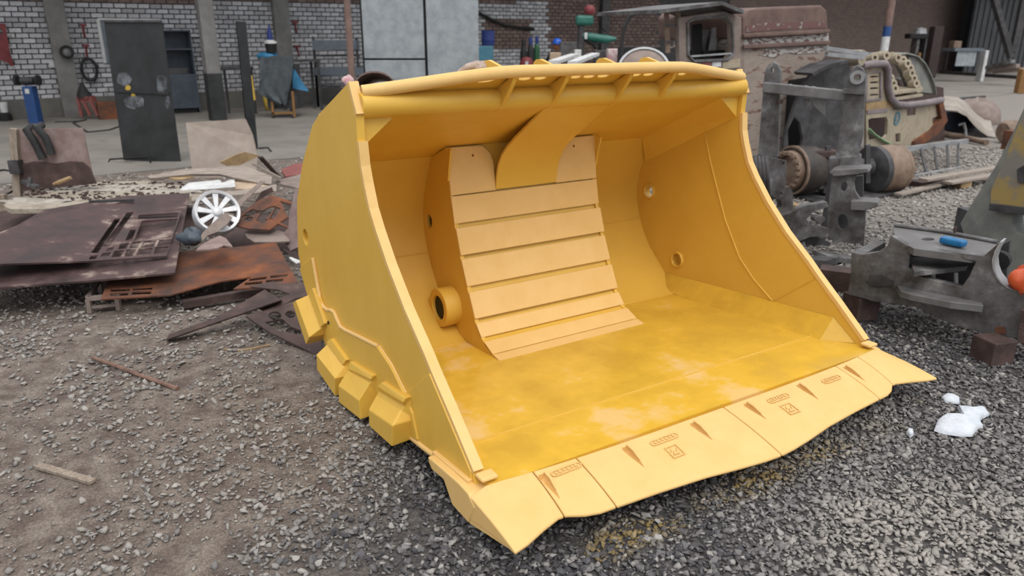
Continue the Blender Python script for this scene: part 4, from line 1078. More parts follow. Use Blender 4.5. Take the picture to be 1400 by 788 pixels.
px_sheet('pink_plate', 'rust_pink', 'pinkish plate leaning against the left flank of the bucket', 'steel plate', [(404, 258), (425, 254), (425, 330), (397, 343), (388, 330), (386, 322), (394, 310), (396, 290)], plane3((404, 258, 0.60), (425, 330, 0.26), (386, 322, 0.22)), 0.012)
px_sheet('dark_fin', 'rust_brown', 'small dark rusty fin standing above the orange skeleton', 'scrap', [(348, 278), (358, 262), (372, 256), (374, 262), (364, 268)], plane3((348, 278, 0.46), (372, 256, 0.54), (374, 262, 0.50)), 0.01)
px_sheet('curved_offcut', 'rust_pink', 'small pinkish offcut with curved notches above the orange sheet', 'scrap', [(268, 342), (276, 334), (300, 322), (309, 326), (318, 337), (306, 335), (298, 339), (286, 341)], plane3((268, 342, 0.33), (300, 322, 0.34), (318, 337, 0.32)), 0.012)
px_sheet('thin_offcut', 'rust_brown', 'thin dark offcut between the orange sheet and the bucket', 'scrap', [(386, 340), (398, 344), (410, 349), (425, 352), (425, 360), (400, 352)], plane3((386, 340, 0.27), (425, 360, 0.2), (425, 352, 0.24)), 0.01)
px_sheet('white_offcut', 'white_paint', 'small white offcut half hidden between orange sheet and bucket', 'scrap', [(395, 352), (402, 351), (413, 358), (405, 360)], plane3((395, 352, 0.22), (413, 358, 0.2), (402, 351, 0.22)), 0.01)
# rubble heap carrying the pile
hb = G(255, 300); rubble = blob((hb.x - 0.75, hb.y - 0.35, 0.0), 1.5, 0.75, 0.2, 9, 0.06, 24, 8)
solo(rubble, 'rubble_heap', 'rust_brown', 'dark heap of rubble and scale under the rusty plates', 'heap', smooth=60)
hb2 = G(375, 330); solo(blob((hb2.x, hb2.y + 0.1, 0.0), 0.6, 0.6, 0.17, 12, 0.1, 20, 8), 'rubble_mound', 'rust_brown', 'dark mound of rubble behind the left side of the bucket', 'heap', smooth=60)

# sticks on the ground
a, b = G(126, 489, 0.012), G(243, 532, 0.012)
solo(MB().tube([a, a.lerp(b, 0.3) + UP * 0.004, a.lerp(b, 0.6) - UP * 0.002, b], [0.009, 0.012, 0.011, 0.013], 7), 'rusty_rod', 'stick_brown', 'long thin rusty rod lying on the dirt at left', 'rod', smooth=50)
a, b = G(52, 637, 0.012), G(127, 659, 0.012)
solo(MB().bar(a, b, 0.035, 0.018), 'wood_stick', 'wood_grey', 'short grey wooden stick on the dirt at lower left', 'stick', bevel=0.003)
a = [G(303, 478, 0.004), G(325, 480, 0.004), G(350, 476, 0.005), G(369, 472, 0.006)]
solo(MB().tube(a, 0.006, 6), 'yellow_strip', 'wood_tan', 'thin straw-yellow strip on the gravel left of the bucket heel', 'strip', smooth=60)

# ================================================================== WORKSHOP AT THE BACK LEFT
def upright(px0, px1, pyt, pyb, Y=None):
    """centre, width, height of an upright thing seen between these pixels, standing on the floor"""
    cx = (px0 + px1) / 2
    g = G(cx, pyb) if Y is None else None
    Yd = g.y if Y is None else Y
    zt = at(cx, pyt, Yd).z; zb = max(0.012, at(cx, pyb, Yd).z)
    w = at(px1, (pyt + pyb) / 2, Yd).x - at(px0, (pyt + pyb) / 2, Yd).x
    x = at(cx, pyb, Yd).x
    return Vector((x, Yd, zb)), w, zt - zb

# black steel sheet on rod feet
Y1 = G(205, 222).y
sh = thing('black_steel_sheet', 'tall black steel sheet with white smears standing on rod feet', 'steel sheet', G(205, 222))
TL, TR, BR_, BL_ = at(142, 29, Y1), at(221, 29, Y1), at(247, 222, Y1), at(169, 219, Y1)
MB().plate([[TL, TR, BR_, BL_]], (0, 0.02, 0)).build('sheet', 'black_sheet', sh, world=True)
MB().bar(at(158, 124, Y1 - .01), at(231, 128, Y1 - .01), 0.03, 0.03).build('seam', 'black_sheet', sh, world=True)
MB().bar(TL + Vector((0, -0.01, 0)), TR + Vector((0, -0.01, 0)), 0.03, 0.03).build('top_edge', 'steel_dark', sh, world=True)
smear = mat('white_smear', '#6d7278', '#2b2d2f', scale=7, rough=0.7, lo=0.38, hi=0.6)
for poly, m_ in ((ellpx(169, 108, 11, 10, 12), 'white_smear'), (ellpx(221, 115, 8, 14, 12), 'white_smear'), (ellpx(183, 140, 15, 9, 12), 'white_smear'), (ellpx(229, 140, 3, 9, 10), 'white_smear'), (ellpx(175, 120, 4, 4, 9), 'yellow_dull'), (ellpx(182, 130, 3, 2.5, 9), 'yellow_dull')):
    MB().plate([[at(sum(q[0] for q in poly) / len(poly) + (x - sum(q[0] for q in poly) / len(poly)) * random.uniform(0.82, 1.12), sum(q[1] for q in poly) / len(poly) + (y - sum(q[1] for q in poly) / len(poly)) * random.uniform(0.82, 1.12), Y1 - 0.003) for x, y in poly]], (0, 0.004, 0)).build('smear', m_, sh, world=True)
for p in ([(145, 230), (150, 218), (190, 215), (203, 215), (206, 222)], [(216, 229), (222, 226), (262, 223), (268, 232)]):
    MB().tube([at(x, y, Y1 - (0.15 if i in (0, len(p) - 1) else 0.02)) for i, (x, y) in enumerate(p)], 0.014, 7).build('rod_foot', 'black', sh, world=True)

# black angle post
Y2 = G(347, 205).y
po = thing('black_post', 'black flat steel post with bent rod feet behind the beige sheet', 'post', G(347, 205))
MB().plate([[at(322, 29, Y2), at(335, 30, Y2), at(352, 206, Y2), at(339, 206, Y2)]], (0, 0.05, 0)).build('plate', 'black_sheet', po, world=True)
MB().plate([[at(322, 29, Y2), at(322, 29, Y2) + Vector((0.012, 0, 0)), at(339, 206, Y2) + Vector((0.012, 0, 0)), at(339, 206, Y2)]], (0, 0.16, 0)).build('flange', 'black_sheet', po, world=True)
for p in ([(354, 203), (366, 202), (376, 213)], [(372, 220), (387, 219), (393, 227)]):
    MB().tube([at(x, y, Y2 - 0.3) for x, y in p], 0.016, 7).build('rod_foot', 'black', po, world=True)

# square workshop post
p_, w, h = upright(290, 307, 0, 165)
post = thing('workshop_post', 'square grey post with black lower half, tallest beside the locker', 'post', p_)
MB().box(p_ + UP * 2.4, (0.30, 0.30, 4.9), WTH).build('shaft', 'concrete_post', post, world=True, bevel=0.01)
MB().box(p_ + UP * 0.52, (0.33, 0.33, 1.03), WTH).build('sleeve', 'black_sheet', post, world=True, bevel=0.01)

# thin brown pole
pb_ = at(478, 104, 13.0); pt_ = at(467, -10, 13.0)
pole_b = pb_ + (pb_ - pt_) * ((pb_.z) / (pt_.z - pb_.z))
solo(MB().tube([Vector((pole_b.x, 13.0, 0.01)), Vector((pole_b.x, 13.0, 4.6))], 0.055, 10), 'brown_pole', 'pole_pink', 'thin pinkish brown pole left of the galvanized doors', 'pole', smooth=60)

# grey galvanized doors
def door(name, lab, px0, px1t, px1b, Y, split=None):
    t = thing(name, lab, 'door', at((px0 + px1t) / 2, 130, Y) * 1.0)
    b0, b1 = at(px0[0], 120, Y), at(px1b, 120, Y) if False else None
    return t
YD = 16.5
for (xa_t, xa_b, xb_t, xb_b, lab, split) in ((493, 501, 577, 583, 'grey galvanized door panel with a dark horizontal seam', 81), (580, 588, 655, 654, 'plain grey galvanized door panel right of the seamed one', None)):
    A0, A1 = at(xa_t, 0, YD), at(xb_t, 0, YD)
    z1 = 3.2
    t = thing('galvanized_door', lab, 'door', (A0.x, YD, 0.012), group='galvanized doors')
    xl, xr = (at(xa_t, 0, YD).x + at(xa_b, 105, YD).x) / 2, (at(xb_t, 0, YD).x + at(xb_b, 105, YD).x) / 2
    zs = at(535, 81, YD).z
    if split:
        MB().box(((xl + xr) / 2, YD, (zs + 0.02 + z1) / 2), (xr - xl, 0.05, z1 - zs - 0.02)).build('upper_panel', 'galvanized', t, world=True, bevel=0.006)
        MB().box(((xl + xr) / 2, YD, (zs - 0.02 + 0.06) / 2), (xr - xl, 0.05, zs - 0.02 - 0.06)).build('lower_panel', 'galvanized', t, world=True, bevel=0.006)
        MB().box(((xl + xr) / 2, YD + 0.04, zs), (xr - xl, 0.03, 0.12)).build('seam_bar', 'black', t, world=True)
        MB().box((xl - 0.02, YD + 0.02, z1 / 2 + 0.03), (0.04, 0.08, z1 - 0.02)).build('edge_frame', 'black', t, world=True)
    else:
        MB().box(((xl + xr) / 2, YD - 0.03, z1 / 2 + 0.03), (xr - xl, 0.05, z1 - 0.04)).build('panel', 'galvanized', t, world=True, bevel=0.006)
        MB().box((xl - 0.045, YD + 0.075, z1 / 2 + 0.03), (0.08, 0.08, z1 - 0.04)).build('edge_frame', 'black', t, world=True)

# locker against the wall
lk0 = wp(246, 150, 0.5); lk0.z = 0.012
lk = thing('steel_locker', 'blue-grey steel locker with open shelves on top, against the brick wall', 'locker', lk0, WTH)
LW, LH, LD = 0.86, 1.95, 0.45
B = lambda c, s, n, m_='locker_blue', par=lk, **k: MB().box(c, s).build(n, m_, par, **k)
B((0, LD / 2, LH / 2), (LW, 0.02, LH), 'back'); B((-LW / 2, 0, LH / 2), (0.03, LD, LH), 'side'); B((LW / 2, 0, LH / 2), (0.03, LD, LH), 'side')
B((0, 0, LH), (LW + 0.03, LD, 0.03), 'top'); B((0, 0, 1.52), (LW, LD, 0.03), 'shelf'); B((0, 0, 0.92), (LW, LD, 0.03), 'shelf')
B((0, -LD / 2, 0.52), (LW - 0.02, 0.02, 0.80), 'door', bevel=0.006); B((0, 0, 0.06), (LW - 0.1, LD - 0.1, 0.1), 'foot', 'black')
B((0, -0.02, 1.0), (0.55, 0.25, 0.16), 'tool_tray', 'steel_dark')
hc = lk0 + UP * (LH + 0.015)
hd = thing('hard_hat', 'white hard hat resting on top of the locker', 'helmet', (hc.x - 0.25, hc.y - 0.12, hc.z))
MB().lathe([(0.12, 0), (0.118, 0.05), (0.10, 0.10), (0.06, 0.135), (0, 0.145)], hd.location, UP, 18).build('shell', 'white_paint', hd, world=True, smooth=60)
MB().lathe([(0.16, 0.0), (0.16, 0.012), (0.11, 0.016), (0.11, 0.0)], hd.location, UP, 18, closed=True).build('brim', 'white_paint', hd, world=True)
wsf = wp(258, 49, 0.06)
solo(MB().box(wsf, (0.75, 0.12, 0.04), WTH), 'wall_shelf', 'white_paint', 'narrow white shelf on the brick wall above the locker', 'shelf')
# white frame on the wall behind the black sheet
fr_ = thing('white_board', 'white rimmed wall board mostly hidden by the black sheet', 'board', wp(180, 90, 0.03))
c0, c1, c2, c3 = wp(134, 26, 0.09), wp(219, 27, 0.09), wp(219, 90, 0.09), wp(144, 86, 0.09)
MB().bar(c0, c1, 0.07, 0.04).build('rim', 'white_paint', fr_, world=True); MB().bar(c0, c3, 0.07, 0.04).build('rim', 'white_paint', fr_, world=True)
MB().plate([[c0, c1, c2, c3]], -WN * 0.01).build('panel', 'bench_grey', fr_, world=True)

# grinder on blue pedestal
g_ = G(50, 169); ped = thing('pedestal_grinder', 'bench grinder on a blue pedestal near the left edge of the wall', 'grinder', g_)
MB().box(g_ + UP * 0.4, (0.22, 0.2, 0.8)).build('pedestal', 'blue_paint', ped, world=True, bevel=0.01)
MB().box(g_ + Vector((0, -0.105, 0.70)), (0.09, 0.006, 0.10)).build('label_plate', 'white_paint', ped, world=True)
MB().tube([g_ + Vector((-0.14, 0, 0.92)), g_ + Vector((0.14, 0, 0.92))], 0.08, 12).build('motor', 'steel_dark', ped, world=True, smooth=40)
for sx in (-0.24, 0.22): MB().tube([g_ + Vector((sx - 0.03, 0, 0.92)), g_ + Vector((sx + 0.03, 0, 0.92))], 0.11, 14).build('wheel_guard', 'rubber', ped, world=True, smooth=40)
g_ = G(9, 166); lan = thing('floor_lamp', 'small white lamp with black base at the left edge of the slab', 'lamp', g_)
MB().lathe([(0, 0), (0.13, 0), (0.13, 0.14), (0.07, 0.2), (0, 0.2)], g_, UP, 14).build('base', 'black', lan, world=True, smooth=40)
MB().lathe([(0.07, 0.2), (0.09, 0.42), (0, 0.43)], g_, UP, 14).build('body', 'white_paint', lan, world=True, smooth=40)
# wall things
rk = thing('red_rack', 'red steel rack hanging on the wall at the left edge', 'rack', wp(4, 60, 0.06))
MB().plate([[wp(-8, 32, .05), wp(7, 32, .05), wp(16, 88, .05), wp(-4, 80, .05)], [wp(-6, 40, .05), wp(3, 40, .05), wp(4, 46, .05), wp(-6, 46, .05)]], WN * 0.06).build('frame', 'red_paint', rk, world=True)
MB().bar(wp(10, 70, .12), wp(17, 90, .12), 0.06, 0.04).build('hook', 'red_paint', rk, world=True)
hc_ = wp(122, 95, 0.12)
solo(MB().tube([hc_ + WU * (0.16 * math.cos(t)) + UP * (0.25 * math.sin(t)) + WN * 0.03 * math.sin(t * 3) for t in [2 * math.pi * i / 28 for i in range(28)]], 0.035, 8, closed=True), 'coiled_cable', 'rubber', 'black cable coil hanging on the brick wall left of the black sheet', 'cable', smooth=60)
def wall_tool(lab, x, y0, y1, m_='red_paint'):
    t = thing('wall_clamp', lab, 'clamp', wp(x, y1, 0.05), group='red clamps hanging on the wall')
    MB().bar(wp(x - 3, y0, .05), wp(x + 6, y0, .05), 0.05, 0.05).build('head', m_, t, world=True)
    MB().bar(wp(x + 1, y0, .05), wp(x + 4, y1, .05), 0.035, 0.035).build('shank', m_, t, world=True)
wall_tool('upper of two red clamps above the hanging cable coil', 112, 34, 52); wall_tool('lower of two red clamps, touching the hanging cable coil', 116, 62, 82)
wall_tool('upper of two red clamps right of the draped cart', 402, 30, 45); wall_tool('lower of two red clamps right of the draped cart', 405, 63, 78)
rc = wp(91, 71, 0.30)
rl = thing('wall_reel', 'round grey hose reel mounted on the concrete pilaster', 'reel', rc)
MB().lathe([(0.0, 0), (0.15, 0), (0.15, 0.05), (0.06, 0.07), (0, 0.07)], rc, WN, 18).build('disc', 'steel_grey', rl, world=True, smooth=40)
MB().tube([rc + WU * 0.12 * math.cos(t) + UP * 0.12 * math.sin(t) + WN * 0.07 for t in [2 * math.pi * i / 18 for i in range(18)]], 0.03, 6, closed=True).build('hose', 'rubber', rl, world=True, smooth=60)
solo(MB().box(wp(71, 88, 0.05), (0.10, 0.06, 0.14), WTH), 'switch_box', 'white_paint', 'small white switch box on the wall left of the pilaster', 'switch', bevel=0.008)
# red stand, cone and rusty box by the pilaster
g_ = G(120, 164); rs = thing('red_stand', 'red sloping steel stand at the foot of the pilaster', 'stand', g_)
for a_, b_ in (((106, 133), (122, 134)), ((122, 134), (134, 158)), ((106, 134), (112, 159)), ((113, 137), (124, 158))):
    MB().bar(at(*a_, g_.y), at(*b_, g_.y), 0.06, 0.06).build('bar', 'red_dull', rs, world=True)
MB().plate([[at(106, 132, g_.y), at(124, 132, g_.y), at(127, 140, g_.y), at(110, 140, g_.y)]], (0, 0.2, 0)).build('top', 'red_dull', rs, world=True)
solo(MB().lathe([(0.16, 0), (0.13, 0.1), (0.04, 0.3), (0, 0.32)], at(115, 133, g_.y + 0.1), UP, 12), 'dark_funnel', 'rubber', 'dark funnel standing on the red stand', 'funnel', smooth=40)
g_ = G(152, 163); solo(MB().box(g_ + UP * 0.2, (0.5, 0.35, 0.4), WTH), 'rusty_box', 'rust_orange', 'small rusty box between the red stand and the black sheet', 'box', bevel=0.01)
cb = [G(75, 167, 0.02), G(110, 166, 0.02), G(118, 164, 0.02), G(100, 168, 0.02), G(120, 181, 0.02), G(150, 178, 0.02), G(166, 172, 0.02)]
solo(MB().tube(cb, 0.02, 6), 'floor_cable', 'rubber', 'dark cable lying on the slab in front of the pilaster', 'cable', smooth=60)

# bench right of post
g_ = G(328, 157); bn = thing('small_bench', 'small dark steel bench behind the black post', 'bench', g_)
zt = at(328, 93, g_.y).z
MB().box(g_ + UP * zt, (0.75, 0.5, 0.06)).build('top', 'steel_dark', bn, world=True)
for sx in (-0.33, 0.33):
    for sy in (-0.2, 0.2): MB().bar(g_ + Vector((sx, sy, 0)), g_ + Vector((sx, sy, zt)), 0.05).build('leg', 'steel_dark', bn, world=True)
g_ = G(349, 140, 0); solo(MB().bar(at(343, 103, 14.5), at(348, 137, 14.5), 0.04), 'yellow_stick', 'yellow_dull', 'thin yellow stick leaning right of the black post', 'stick')

# cart draped with tarps
g_ = G(385, 162); YC = g_.y
ct = thing('draped_cart', 'cart with orange frame draped in a grey tarp', 'cart', g_)
for x in (372, 401): MB().bar(at(x - 1, 125, YC), at(x + 2, 160, YC), 0.05).build('leg', 'orange_paint', ct, world=True)
MB().bar(at(372, 155, YC), at(402, 154, YC), 0.05).build('rail', 'orange_paint', ct, world=True)
for x in (374, 400): MB().tube([at(x, 161, YC) + Vector((-.03, 0, .02)), at(x, 161, YC) + Vector((.03, 0, .02))], 0.05, 10).build('wheel', 'rubber', ct, world=True)
MB().box(at(388, 118, YC + 0.35), (0.7, 0.5, 1.0)).build('body', 'steel_dark', ct, world=True)
rows = []
for i, (l, r, y_) in enumerate(((356, 400, 78), (354, 401, 90), (355, 399, 105), (354, 397, 118), (352, 394, 126), (362, 393, 135), (380, 392, 143))):
    rows.append([at(l + (r - l) * j / 8, y_ + (2 * math.sin(j * 1.3 + i)), YC - 0.05 - 0.05 * math.sin(j * 1.7 + i * 0.6)) for j in range(9)])
rows.insert(0, [at(357 + 43 * j / 8, 76, YC + 0.45) for j in range(9)])
MB().sheet(rows, (0, 0.01, 0)).build('grey_tarp', 'tarp_grey', ct, world=True, smooth=60)
rows = [[at(400 + (q[0] - 400) * j / 4, q[1] + j * q[2], YC + 0.02 - 0.05 * math.sin(j + i)) for j in range(5)] for i, q in enumerate(((404, 93, 1), (411, 100, 2), (416, 108, 2), (421, 117, 1.5), (422, 121, 1)))]
solo(MB().sheet(rows, (0, 0.01, 0)), 'blue_tarp', 'tarp_blue', 'bright blue tarp hanging off the right side of the draped cart', 'tarp', smooth=60)
solo(blob(at(366, 77, YC + 0.25), 0.24, 0.18, 0.10, 5), 'blue_cloth', 'tarp_blue', 'blue cloth bunched on top of the draped cart', 'cloth', smooth=60)
bn_ = at(371, 72, YC + 0.2); bk = thing('tool_pail', 'dark pail with a white lid on top of the draped cart', 'pail', bn_)
MB().lathe([(0.11, 0), (0.13, 0.2), (0, 0.2)], bn_, UP, 14).build('pail', 'black', bk, world=True, smooth=40)
MB().lathe([(0.14, 0.2), (0.14, 0.25), (0.05, 0.28), (0, 0.28)], bn_, UP, 14).build('lid', 'white_paint', bk, world=True, smooth=40)
solo(MB().lathe([(0.07, 0.0), (0.06, 0.15), (0.02, 0.27), (0.015, 0.33), (0, 0.33)], bn_ + UP * 0.285, UP, 12), 'blue_bottle', 'deep_blue', 'dark blue pointed bottle standing on the white lid', 'bottle', smooth=40)
solo(blob(G(367, 152) + UP * 0.2, 0.1, 0.1, 0.2, 4), 'yellow_tool', 'yellow_dull', 'yellow tool body under the left side of the draped cart', 'tool', smooth=60)

# table and grey rack against the wall
g_ = G(415, 151); tbl = thing('steel_table', 'dark steel table between the draped cart and the grey rack', 'table', g_)
zt = at(415, 83, g_.y).z
MB().box(g_ + UP * zt, (0.9, 0.6, 0.05), WTH).build('top', 'steel_dark', tbl, world=True)
for sx in (-0.4, 0.4):
    for sy in (-0.25, 0.25):
        q = g_ + WU * sx + WN * sy; MB().bar(q, q + UP * zt, 0.06).build('leg', 'steel_dark', tbl, world=True)
g_ = G(462, 147); rk = thing('grey_rack', 'grey steel rack with two wide shelves beside the brown pole', 'rack', g_)
YR = g_.y
for (x0, y0, x1, y1, nm) in ((430, 55, 489, 68, 'upper_shelf_panel'), (432, 92, 500, 103, 'lower_shelf_panel')):
    c_ = (at(x0, y0, YR) + at(x1, y1, YR)) / 2; MB().box(c_, (at(x1, y0, YR).x - at(x0, y0, YR).x, 0.5, at(x0, y0, YR).z - at(x0, y1, YR).z)).build(nm, 'bench_grey', rk, world=True, bevel=0.01)
for x0, x1, yt in ((428, 434, 50), (487, 492, 52), (431, 436, 90), (495, 499, 90)):
    b_ = G((x0 + x1) / 2, 133); MB().bar(Vector((at(x0, yt, YR).x, YR, 0.012)), at(x0, yt, YR), 0.06).build('upright', 'steel_dark', rk, world=True)
for y in (118, 76): MB().bar(at(432, y, YR), at(492, y, YR), 0.04).build('cross_rail', 'steel_dark', rk, world=True)

# behind the bucket: things in the middle
cst = thing('curled_shell', 'curled beige steel shell on a stand behind the top left of the bucket', 'steel sheet', (at(505, 115, 7.2).x, 7.35, 0.0))
rows = []
for i in range(9):
    t = math.pi * (0.05 + 0.8 * i / 8)
    rows.append([at(512 + 28 * math.cos(math.pi - t) + j * 3, 117 - 20 * math.sin(t) + j * 3.0, 7.2 + 0.15 * j) for j in range(5)])
MB().sheet(rows, (0, 0, -0.015)).build('shell', 'rust_pink', cst, world=True, smooth=50)
zq = at(490, 119, 7.2).z
MB().box((at(495, 119, 7.2).x, 7.45, zq / 2), (0.42, 0.5, zq)).build('stand', 'rust_brown', cst, world=True, bevel=0.01)
solo(blob((at(477, 111, 7.35).x, 7.35, zq + 0.045), 0.055, 0.05, 0.05, 7, 0.25), 'pink_bag', 'rag_pink', 'small pink and white bag peeking over the bucket top left', 'bag', smooth=60)
solo(blob(at(655, 93, 3.85), 0.06, 0.05, 0.032, 8, 0.25), 'rag_bundle', 'rag', 'mottled rag bundle lying on the bucket top edge', 'rag', smooth=60)
solo(MB().tube([at(628, 99, 3.85), at(640, 92, 3.82), at(650, 89, 3.82), at(658, 93, 3.85)], [0.014, 0.02, 0.02, 0.014], 8), 'strap_roll', 'rag', 'rolled strap beside the rag bundle on the bucket top', 'strap', smooth=60)

def standing(name, m_, lab, cat, px0, px1, pyt, Y, d=0.4, zb=0.012, **k):
    x0, x1 = at(px0, pyt, Y).x, at(px1, pyt, Y).x; zt = at((px0 + px1) / 2, pyt, Y).z
    return solo(MB().box(((x0 + x1) / 2, Y + d / 2, (zt + zb) / 2), (x1 - x0, d, zt - zb)), name, m_, lab, cat, bevel=0.015, **k)
YB2 = 19.0
lb = standing('light_blue_crate', 'light_blue', 'light blue crate stacked right of the plain galvanized door', 'crate', 654, 674, 63, YB2)
db = at(668, 62, YB2)
solo(MB().lathe([(0.16, 0), (0.16, 0.1), (0.165, 0.12), (0.16, 0.14), (0.16, 0.34), (0, 0.34)], (at(667, 62, YB2).x, YB2 + 0.2, db.z), UP, 18), 'blue_drum', 'deep_blue', 'dark blue drum on top of the light blue crate', 'drum', smooth=30)
cbp = [wp(655, 18, .1), wp(672, 27, .1), wp(690, 35, .1), wp(712, 38, .1), wp(730, 40, .1)]
solo(MB().tube(cbp, 0.05, 6), 'sagging_cable', 'rubber', 'dark cable sagging across the white bricks right of the doors', 'cable', smooth=60)
for k, (x0, x1, yt, m_, cap, lab) in enumerate(((710, 722, 54, 'black', 'black', 'left black gas cylinder by the white bricks'), (720, 731, 51, 'rubber', 'deep_blue', 'middle dark gas cylinder with a navy cap'), (729, 739, 50, 'green_cyl', 'deep_blue', 'green gas cylinder with a navy cap'))):
    Y = 20.0 + 0.1 * k; x = at((x0 + x1) / 2, 60, Y).x; r = (at(x1, 60, Y).x - at(x0, 60, Y).x) / 2 * 0.82; zt = at(x0, yt, Y).z
    cy = thing('gas_cylinder', lab, 'cylinder', (x, Y, 0.012), group='gas cylinders behind the bucket')
    MB().lathe([(r, 0), (r, zt - 0.32), (r * 0.7, zt - 0.2), (r * 0.4, zt - 0.16), (0, zt - 0.16)], (x, Y, 0.012), UP, 16).build('body', m_, cy, world=True, smooth=40)
    MB().lathe([(r * 0.62, zt - 0.2), (r * 0.62, zt - 0.05), (r * 0.4, zt), (0, zt)], (x, Y, 0.012), UP, 14).build('cap', cap, cy, world=True, smooth=40)
Y = 19.0; x = at(720, 84, Y).x; zt = at(720, 78, Y).z
fx = thing('fire_extinguisher', 'red extinguisher with white label before the gas cylinders', 'extinguisher', (x, Y, 0.012))
MB().lathe([(0.17, 0), (0.17, zt - 0.15), (0.12, zt - 0.04), (0, zt)], (x, Y, 0.012), UP, 18).build('body', 'red_paint', fx, world=True, smooth=40)
MB().box((x, Y - 0.17, zt - 0.2), (0.07, 0.02, 0.2)).build('label', 'white_paint', fx, world=True)

# person in a blue hard hat
YPn = 20.5
hd_ = at(762, 60, YPn)
per = thing('person', 'person in dark clothes and blue hard hat bending forward behind the bucket', 'person', (hd_.x - 0.12, YPn, 0.012))
def skin_body(name, m_, verts, edges, radii, parent, levels=2):
    me_ = bpy.data.meshes.new(name); inv = WM[parent.name].inverted()
    me_.from_pydata([tuple(inv @ Vector(v)) for v in verts], edges, [])
    o = bpy.data.objects.new(name, me_); COL.objects.link(o); o.parent = parent; WM[o.name] = WM[parent.name]
    mo = o.modifiers.new('skin', 'SKIN'); mo.use_smooth_shade = True
    for v, r in zip(me_.skin_vertices[0].data, radii): v.radius = (r, r * 0.85)
    me_.skin_vertices[0].data[0].use_root = True
    sb = o.modifiers.new('sub', 'SUBSURF'); sb.levels = levels; sb.render_levels = levels
    me_.materials.append(MATS[m_]); return o
hx, hy, hz = hd_.x, YPn, hd_.z
px0 = hx - 0.28
skin_body('body', 'cloth_dark', [(px0, hy, 0.95), (px0 + 0.05, hy, 1.15), (px0 + 0.12, hy, 1.36), (px0 + 0.2, hy, hz - 0.2), (px0 + 0.13, hy - 0.2, 1.38), (px0 + 0.3, hy - 0.26, 1.16), (px0 + 0.48, hy - 0.2, 1.05), (px0 + 0.13, hy + 0.2, 1.38), (px0 + 0.3, hy + 0.26, 1.16), (px0 + 0.48, hy + 0.2, 1.05),
     (px0, hy - 0.1, 0.88), (px0 + 0.06, hy - 0.12, 0.48), (px0 - 0.02, hy - 0.12, 0.09), (px0 + 0.14, hy - 0.13, 0.05), (px0, hy + 0.1, 0.88), (px0 + 0.06, hy + 0.12, 0.48), (px0 - 0.02, hy + 0.12, 0.09), (px0 + 0.14, hy + 0.13, 0.05)],
     [(0, 1), (1, 2), (2, 3), (2, 4), (4, 5), (5, 6), (2, 7), (7, 8), (8, 9), (0, 10), (10, 11), (11, 12), (12, 13), (0, 14), (14, 15), (15, 16), (16, 17)],
     [0.16, 0.15, 0.17, 0.06, 0.085, 0.06, 0.045, 0.085, 0.06, 0.045, 0.1, 0.075, 0.05, 0.045, 0.1, 0.075, 0.05, 0.045], per)
hm = blob((hx - 0.01, hy, hz - 0.04), 0.095, 0.085, 0.12, 2, 0.02, 16, 10)
hm.add(*[[Vector((hx + 0.085, hy, hz - 0.05)), Vector((hx + 0.125, hy - 0.015, hz - 0.07)), Vector((hx + 0.125, hy + 0.015, hz - 0.07)), Vector((hx + 0.085, hy, hz - 0.09))], [(0, 1, 2), (1, 3, 2), (0, 3, 1), (0, 2, 3)]])
hm.build('head', 'skin', per, world=True, smooth=60)
hl = MB().lathe([(0.125, 0.0), (0.12, 0.06), (0.10, 0.11), (0.06, 0.145), (0, 0.155)], (hx - 0.01, hy, hz - 0.01), (0.15, 0, 1), 18)
hl.lathe([(0.15, 0.0), (0.15, 0.012), (0.11, 0.014), (0.11, 0.0)], (hx + 0.005, hy, hz - 0.01), (0.15, 0, 1), 18, closed=True)
hl.build('hard_hat', 'helmet_blue', per, world=True, smooth=60)
for sy in (-0.2, 0.2):
    w_ = Vector((px0 + 0.49, hy + sy, 1.04)); mbh = MB().box(w_ + Vector((0.04, 0, -0.01)), (0.08, 0.035, 0.07))
    for i, L in enumerate((0.055, 0.065, 0.06, 0.045)):
        mbh.tube([w_ + Vector((0.075, 0, 0.022 - i * 0.02)), w_ + Vector((0.075 + L * 0.6, 0, 0.015 - i * 0.02)), w_ + Vector((0.075 + L * 0.9, -0.01, 0.0 - i * 0.02))], 0.008, 6)
    mbh.tube([w_ + Vector((0.02, 0, 0.03)), w_ + Vector((0.05, -0.02, 0.05)), w_ + Vector((0.075, -0.03, 0.05))], 0.009, 6)
    mbh.build('hand', 'skin', per, world=True, smooth=50)

standing('grey_crate', 'steel_grey', 'grey slatted crate in front of the green drill', 'crate', 766, 790, 57, 19.6)
standing('cardboard_box', 'cardboard', 'small cardboard box below the person in the blue hard hat', 'box', 752, 767, 72, 18.0)
standing('white_box', 'white_paint', 'small white box standing under the green drill', 'box', 786, 795, 68, 17.6, d=0.25)
for k, (a_, b_, lab) in enumerate((((757, 85), (786, 75), 'left pale metal strip slanting behind the bucket top edge'), ((783, 86), (814, 74), 'right pale metal strip slanting behind the bucket top edge'))):
    P, Q = at(*a_, 12.0), at(*b_, 15.0); solo(MB().bar(P, Q, 0.16, 0.05), 'metal_strip', 'white_paint', lab, 'metal strip', 'pale strips behind the bucket')
